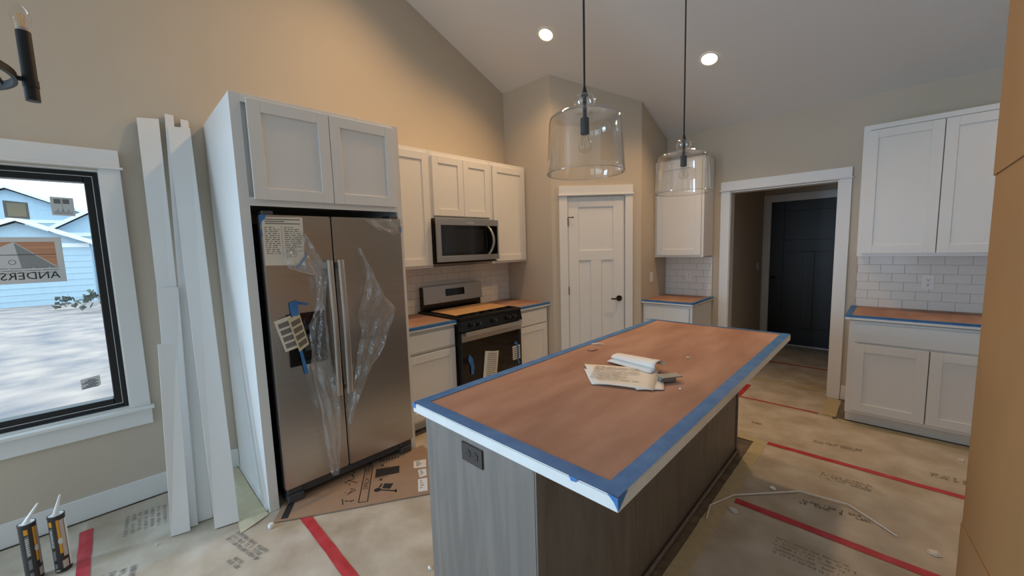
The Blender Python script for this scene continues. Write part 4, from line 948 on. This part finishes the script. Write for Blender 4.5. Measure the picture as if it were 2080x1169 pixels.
line_print((1385, 612), (1590, 625), .012); line_print((1585, 605), (1590, 640), .012); line_print((1405, 530), (1370, 580), .012)
c = Cc(1345, 612); flat(cb, 'printed_dot', 'black_ink', [c+Vector((.022*math.cos(a), .022*math.sin(a), 0)) for a in [k*math.pi/6 for k in range(12)]])
line_print((1190, 310), (1092, 780), .006); line_print((1285, 290), (1212, 765), .006); line_print((1092, 780), (1212, 765), .006)
line_print((1320, 322), (1480, 305), .005); line_print((1312, 458), (1480, 430), .005)
for (u, v) in ((1410, 290), (1390, 478)): c = Cc(u, v); flat(cb, 'printed_arrow', 'black_ink', [c+Vector((.016, 0, 0)), c+Vector((-.01, .016, 0)), c+Vector((-.01, -.016, 0))])
p0, p1 = Cc(1235, 310), Cc(1160, 700); ex = (p1-p0).normalized(); ey = Vector((-ex.y, ex.x, 0))
tx = text('printed_words', 'ARRIERE | ATRAS', .045, 'black_ink', cb, p0.lerp(p1, .30)+Vector((0, 0, .0004)), ex, ey)
rnd = random.Random(4)
for (u, v) in ((1000, 510), (980, 620), (940, 745), (1040, 400)):      # sketched handling symbols
    c = Cc(u, v)
    for k in range(4):
        a = c+Vector((rnd.uniform(-.045, .045), rnd.uniform(-.04, .04), 0)); b = c+Vector((rnd.uniform(-.045, .045), rnd.uniform(-.04, .04), 0)); d = (b-a).normalized(); p_ = Vector((-d.y, d.x, 0))*.003
        flat(cb, 'printed_symbol', 'black_ink', [a-p_, b-p_, b+p_, a+p_])
for k in range(7): line_print((1380+k*38, 250-k*10), (1380+k*38+16, 205-k*6), .008)
for i, (pts, lab) in enumerate((([(1820, 235), (1985, 208), (1988, 310), (1822, 328)], 'white shipping label on the carton nearest the base cabinet'), ([(1878, 350), (1985, 330), (1995, 420), (1900, 448)], 'torn white label between the two other carton labels'), ([(1878, 475), (2000, 450), (2008, 620), (1882, 640)], 'white bar-code label at the island end of the carton'))):
    t = thing('shipping_label', lab, 'label', tuple(Cc(*pts[0]))); w_ = [Cc(*p) for p in pts]; flat(t, 'label_sheet', 'sticker_white', w_, ZC+.0003, .0004)
    for k in range(4):
        f = .18+.18*k; a = w_[0].lerp(w_[3], f).lerp(w_[1].lerp(w_[2], f), .2); b = w_[0].lerp(w_[3], f).lerp(w_[1].lerp(w_[2], f), .45+.1*(k % 3)); d = (b-a).normalized(); p_ = Vector((-d.y, d.x, 0))*.004
        flat(t, 'printed_line', 'grey_ink', [a-p_, b-p_, b+p_, a+p_], ZC+.0008)
# bits on the floor
mb = MB(); c = at(551, 1071, 'z', .0); mb.lathe([(0, .0), (.014, .002), (.016, .012), (.013, .024), (0, .026)], (c.x, c.y, .001), 14); tag(mb.build('plastic_plug', 'plastic_white'), 'small white plastic plug on the floor by the cardboard corner', 'plug')
mb = MB(); pts = [(2.729, 1.66, .0085), (2.708, 1.789, .0085), (2.784, 1.982, .0085), (3.072, 2.28, .012), (3.293, 2.31, .012), (3.494, 2.168, .003)]
rows = []
for i in range(len(pts)-1):
    a, b = Vector(pts[i]), Vector(pts[i+1])
    for k in range(5): p_ = a.lerp(b, k/5); rows.append(p_)
rows.append(Vector(pts[-1])); mb.tube(rows, .0038, 8); tag(mb.build('plastic_strip', 'plastic_white', smooth=True), 'long bent white strip lying across the floor paper', 'strip')
for i, (x, y, s_, m_, lab) in enumerate(((2.936, 2.217, .022, 'paper_white', 'pale scrap on the floor next to the bent white strip'), (2.823, 1.835, .035, 'paper_grey', 'crumpled grey scrap on the masking tape by the island'), (3.811, 3.397, .03, 'paper_cream', 'cream scrap on the floor before the right base cabinet'), (3.62, 2.135, .035, 'paper_cream', 'cream scrap on the floor close to the carton'), (2.841, 3.947, .012, 'paper_white', 'tiny white crumb on the floor at the hall opening'), (1.86, .42, .018, 'paper_white', 'pale crumb on the floor beside the island end'), (.62, -.50, .012, 'paper_white', 'white crumb on the floor before the shortest board'), (1.17, -.30, .022, 'paper_cream', 'cream folded scrap on the floor paper by the boards'))):
    scrap('floor_scrap', lab, 'scrap', (x, y, .0018), s_, m_, 40+i, .012)

# ------------------------------------------------------------------ tall carton at the right
ct = thing('tall_carton', 'tall brown carton with overlapping flaps right of the island', 'carton', (4.02, 1.03, 0))
CX = 3.620; CY = CAM.y + (CX-CAM.x)/math.tan(R(6.22))
mb = MB(); mb.box(CX+.004, CX+.80, CY-.86, CY-.004, .003, 2.40); mb.build('box', 'carton', ct, .003)
mb = MB(); z = at(2020, 355, 'x', CX).z
mb.prism([(CX, CY, z), (CX, CY-.87, z+.012), (CX, CY-.87, 2.42), (CX, CY, 2.42)], (.0035, 0, 0)); mb.prism([(CX+.0035, CY-.0035, z), (CX+.0035, CY, z), (CX+.0035, CY, 2.42), (CX+.0035, CY-.0035, 2.42)], (.80, 0, 0)); mb.build('upper_sleeve', 'carton', ct)
a = at(1950, 1056, 'x', CX+.002); b = at(2009, 1169, 'x', CX+.002); sl = (b.z-a.z)/(b.y-a.y)
yb_ = CY-.85; mb = MB(); mb.prism([(CX+.0015, CY-.001, a.z+sl*(CY-a.y)), (CX+.0015, yb_, a.z+sl*(yb_-a.y)), (CX+.0015, yb_, .004), (CX+.0015, CY-.001, .004)], (.0025, 0, 0)); mb.build('lower_flap', 'carton', ct)

# ------------------------------------------------------------------ stickers on the window
XG = -.0838
def wst(y0, y1, z0, z1, m_, label, skew=.0):
    t = thing('window_sticker', label, 'sticker', (XG, (y0+y1)/2, z0)); mb = MB(); mb.prism([(XG, y0, z0), (XG, y1, z0-skew), (XG, y1, z1-skew), (XG, y0, z1)], (.0004, 0, 0)); mb.build('label_sheet', m_, t); return t
t = wst(-.905, -.818, 1.793, 1.885, 'sticker_grey', 'blank olive-grey sticker near the top of the window', .008); mb = MB(); mb.box(XG+.0004, XG+.0006, -.893, -.828, 1.800, 1.872); mb.build('printed_block', 'sticker_olive', t)
t = wst(-.735, -.645, 1.812, 1.917, 'paper_grey', 'pale rating sticker with two dark blocks near the window top', .004)
for a in (-.722, -.688): mb = MB(); mb.box(XG+.0004, XG+.0006, a, a+.026, 1.878, 1.905); mb.build('printed_block', 'grey_ink', t)
for k in range(14): mb = MB(); y = -.725+k*.0052; mb.box(XG+.0004, XG+.0006, y, y+.002, 1.818, 1.83+.006*((k*5) % 4)); mb.build('printed_bar', 'grey_ink', t)
mb = MB(); mb.box(XG+.0004, XG+.0006, -.692, -.6905, 1.835, 1.908); mb.build('printed_rule', 'grey_ink', t)
t = wst(-1.16, -.715, 1.428, 1.686, 'paper_grey', 'large maker sticker with wood pattern and mirrored lettering on the window', .0)
def tri(m_, pts, x=XG+.0004, n='printed_shape'): mb = MB(); mb.prism([(x, a, b) for a, b in pts], (.0002, 0, 0)); return mb.build(n, m_, t)
tri('sticker_wood', [(-.742, 1.515), (-.742, 1.660), (-.890, 1.660)]); tri('sticker_wood', [(-.890, 1.660), (-1.13, 1.660), (-1.13, 1.53), (-1.02, 1.585)])
tri('sticker_grey', [(-.890, 1.655), (-.748, 1.515), (-.875, 1.515)]); tri('black_ink', [(-.742, 1.587), (-.742, 1.590), (-1.13, 1.590), (-1.13, 1.587)], XG+.0007, 'printed_rule')
ri = MB(); ri.lathe([(.011, 0), (.014, 0)], (0, 0, 0), 20); ri.v = [(XG+.0007, -.905+x, 1.548+y) for x, y, z in ri.v]; ri.build('printed_ring', 'grey_ink', t)
lines(t, 'printed_text', 'grey_ink', (XG+.0007, -1.05, 1.515), YP, ZP, .31, 3, .014, .003, seed=61)
text('printed_words', 'ANDERSEN', .058, 'black_ink', t, (XG+.0007, -.738, 1.468), (0, -1, 0), (0, 0, 1), 'LEFT')
t = wst(-.722, -.640, .765, .828, 'paper_grey', 'small code label in the lower corner of the window', -.012)
for k in range(6): mb = MB(); mb.box(XG+.0004, XG+.0007, -.716+.012*(k % 3), -.650-.01*(k % 2), .772+k*.009, .776+k*.009); mb.build('printed_line', 'black_ink', t)

# ------------------------------------------------------------------ outside
m = MB(); m.grid([[(x, y, -.55 - (.0 if x > -6 else 0) + .06*math.sin(x*.7+y*.5)) for y in range(-40, 41, 4)] for x in (-.3, -3, -6, -10, -14, -20, -28, -40, -70, -120)]); struct(m.build('ground', 'grass'), 'pale dry grass outside the window')
m = MB(); m.grid([[(-.2, -6, -.53), (-.2, 4, -.53)], [(-2.6, -6, -.45), (-2.2, 4, -.45)], [(-4.6, -6, -.47), (-3.4, 4, -.47)]]); tag(m.build('dirt_berm', 'dirt'), 'bare pinkish dirt along the house outside', 'dirt', kind='stuff')
def house(label, x, y0, y1, zb_, ze, zr, depth, side='gable', m_='siding'):
    t = thing('neighbour_house', label, 'house', (x, (y0+y1)/2, zb_)); ym = (y0+y1)/2
    mb = MB(); mb.prism([(x, y0+.3, zb_), (x, y1-.3, zb_), (x, y1-.3, ze), (x, ym, zr-.12), (x, y0+.3, ze)], (-depth, 0, 0)); mb.build('wall', m_, t)
    for s_ in (0, 1):
        a = (y0, ze-.05) if s_ == 0 else (y1, ze-.05)
        mb = MB(); mb.prism([(x+.35, a[0], a[1]), (x+.35, ym, zr), (x+.35, ym, zr+.12), (x+.35, a[0], a[1]+.12)], (-depth-.6, 0, 0)); mb.build('roof', 'roof_shingle', t)
        mb = MB(); mb.prism([(x+.42, a[0], a[1]-.10), (x+.42, ym, zr-.06), (x+.42, ym, zr+.14), (x+.42, a[0], a[1]+.12)], (-.06, 0, 0)); mb.build('rake_trim', 'house_trim', t)
    mb = MB(); mb.box(x, x+.06, y0+.3, y1-.3, ze-.2, ze); mb.build('frieze_board', 'house_trim', t)
    for k in range(int((ze-zb_)/.3)): mb = MB(); mb.box(x, x+.025, y0+.3, y1-.3, zb_+k*.3, zb_+k*.3+.02); mb.build('siding_course', m_, t)
    return t
house('pale blue house with the highest gable outside the window', -37, -9.2, -.1, -.6, 4.25, 6.25, 7)
house('pale blue gabled garage on the right outside the window', -30, -3.0, 3.6, -.6, 3.1, 5.2, 5)
house('low pale blue gable in front of the other houses', -26, -5.9, -.85, -.6, 2.4, 3.5, 3)
for i, (x, y, s_) in enumerate(((-20, -1.1, .55), (-21, -.5, .5), (-22, -2.0, .4))):
    mb = MB(); rnd = random.Random(i)
    for k in range(40):
        a, b, r_ = rnd.uniform(0, 6.28), rnd.uniform(-.3, 1.5), s_*rnd.uniform(.6, 1); c = Vector((x+r_*math.cos(a)*math.cos(b), y+r_*math.sin(a)*math.cos(b), -.5+s_*.4+r_*math.sin(b))); e = Vector((rnd.uniform(-1, 1), rnd.uniform(-1, 1), rnd.uniform(-1, 1))).normalized()*s_*.25; g = Vector((rnd.uniform(-1, 1), rnd.uniform(-1, 1), rnd.uniform(-1, 1))).normalized()*s_*.25
        mb.prism([c-e, c+g, c+e, c-g], (.02, 0, 0))
    tag(mb.build('shrub', 'shrub'), ('largest', 'middle-sized', 'smallest')[i]+' of the low bare shrubs in the field outside', 'shrub', 'shrubs in the field')
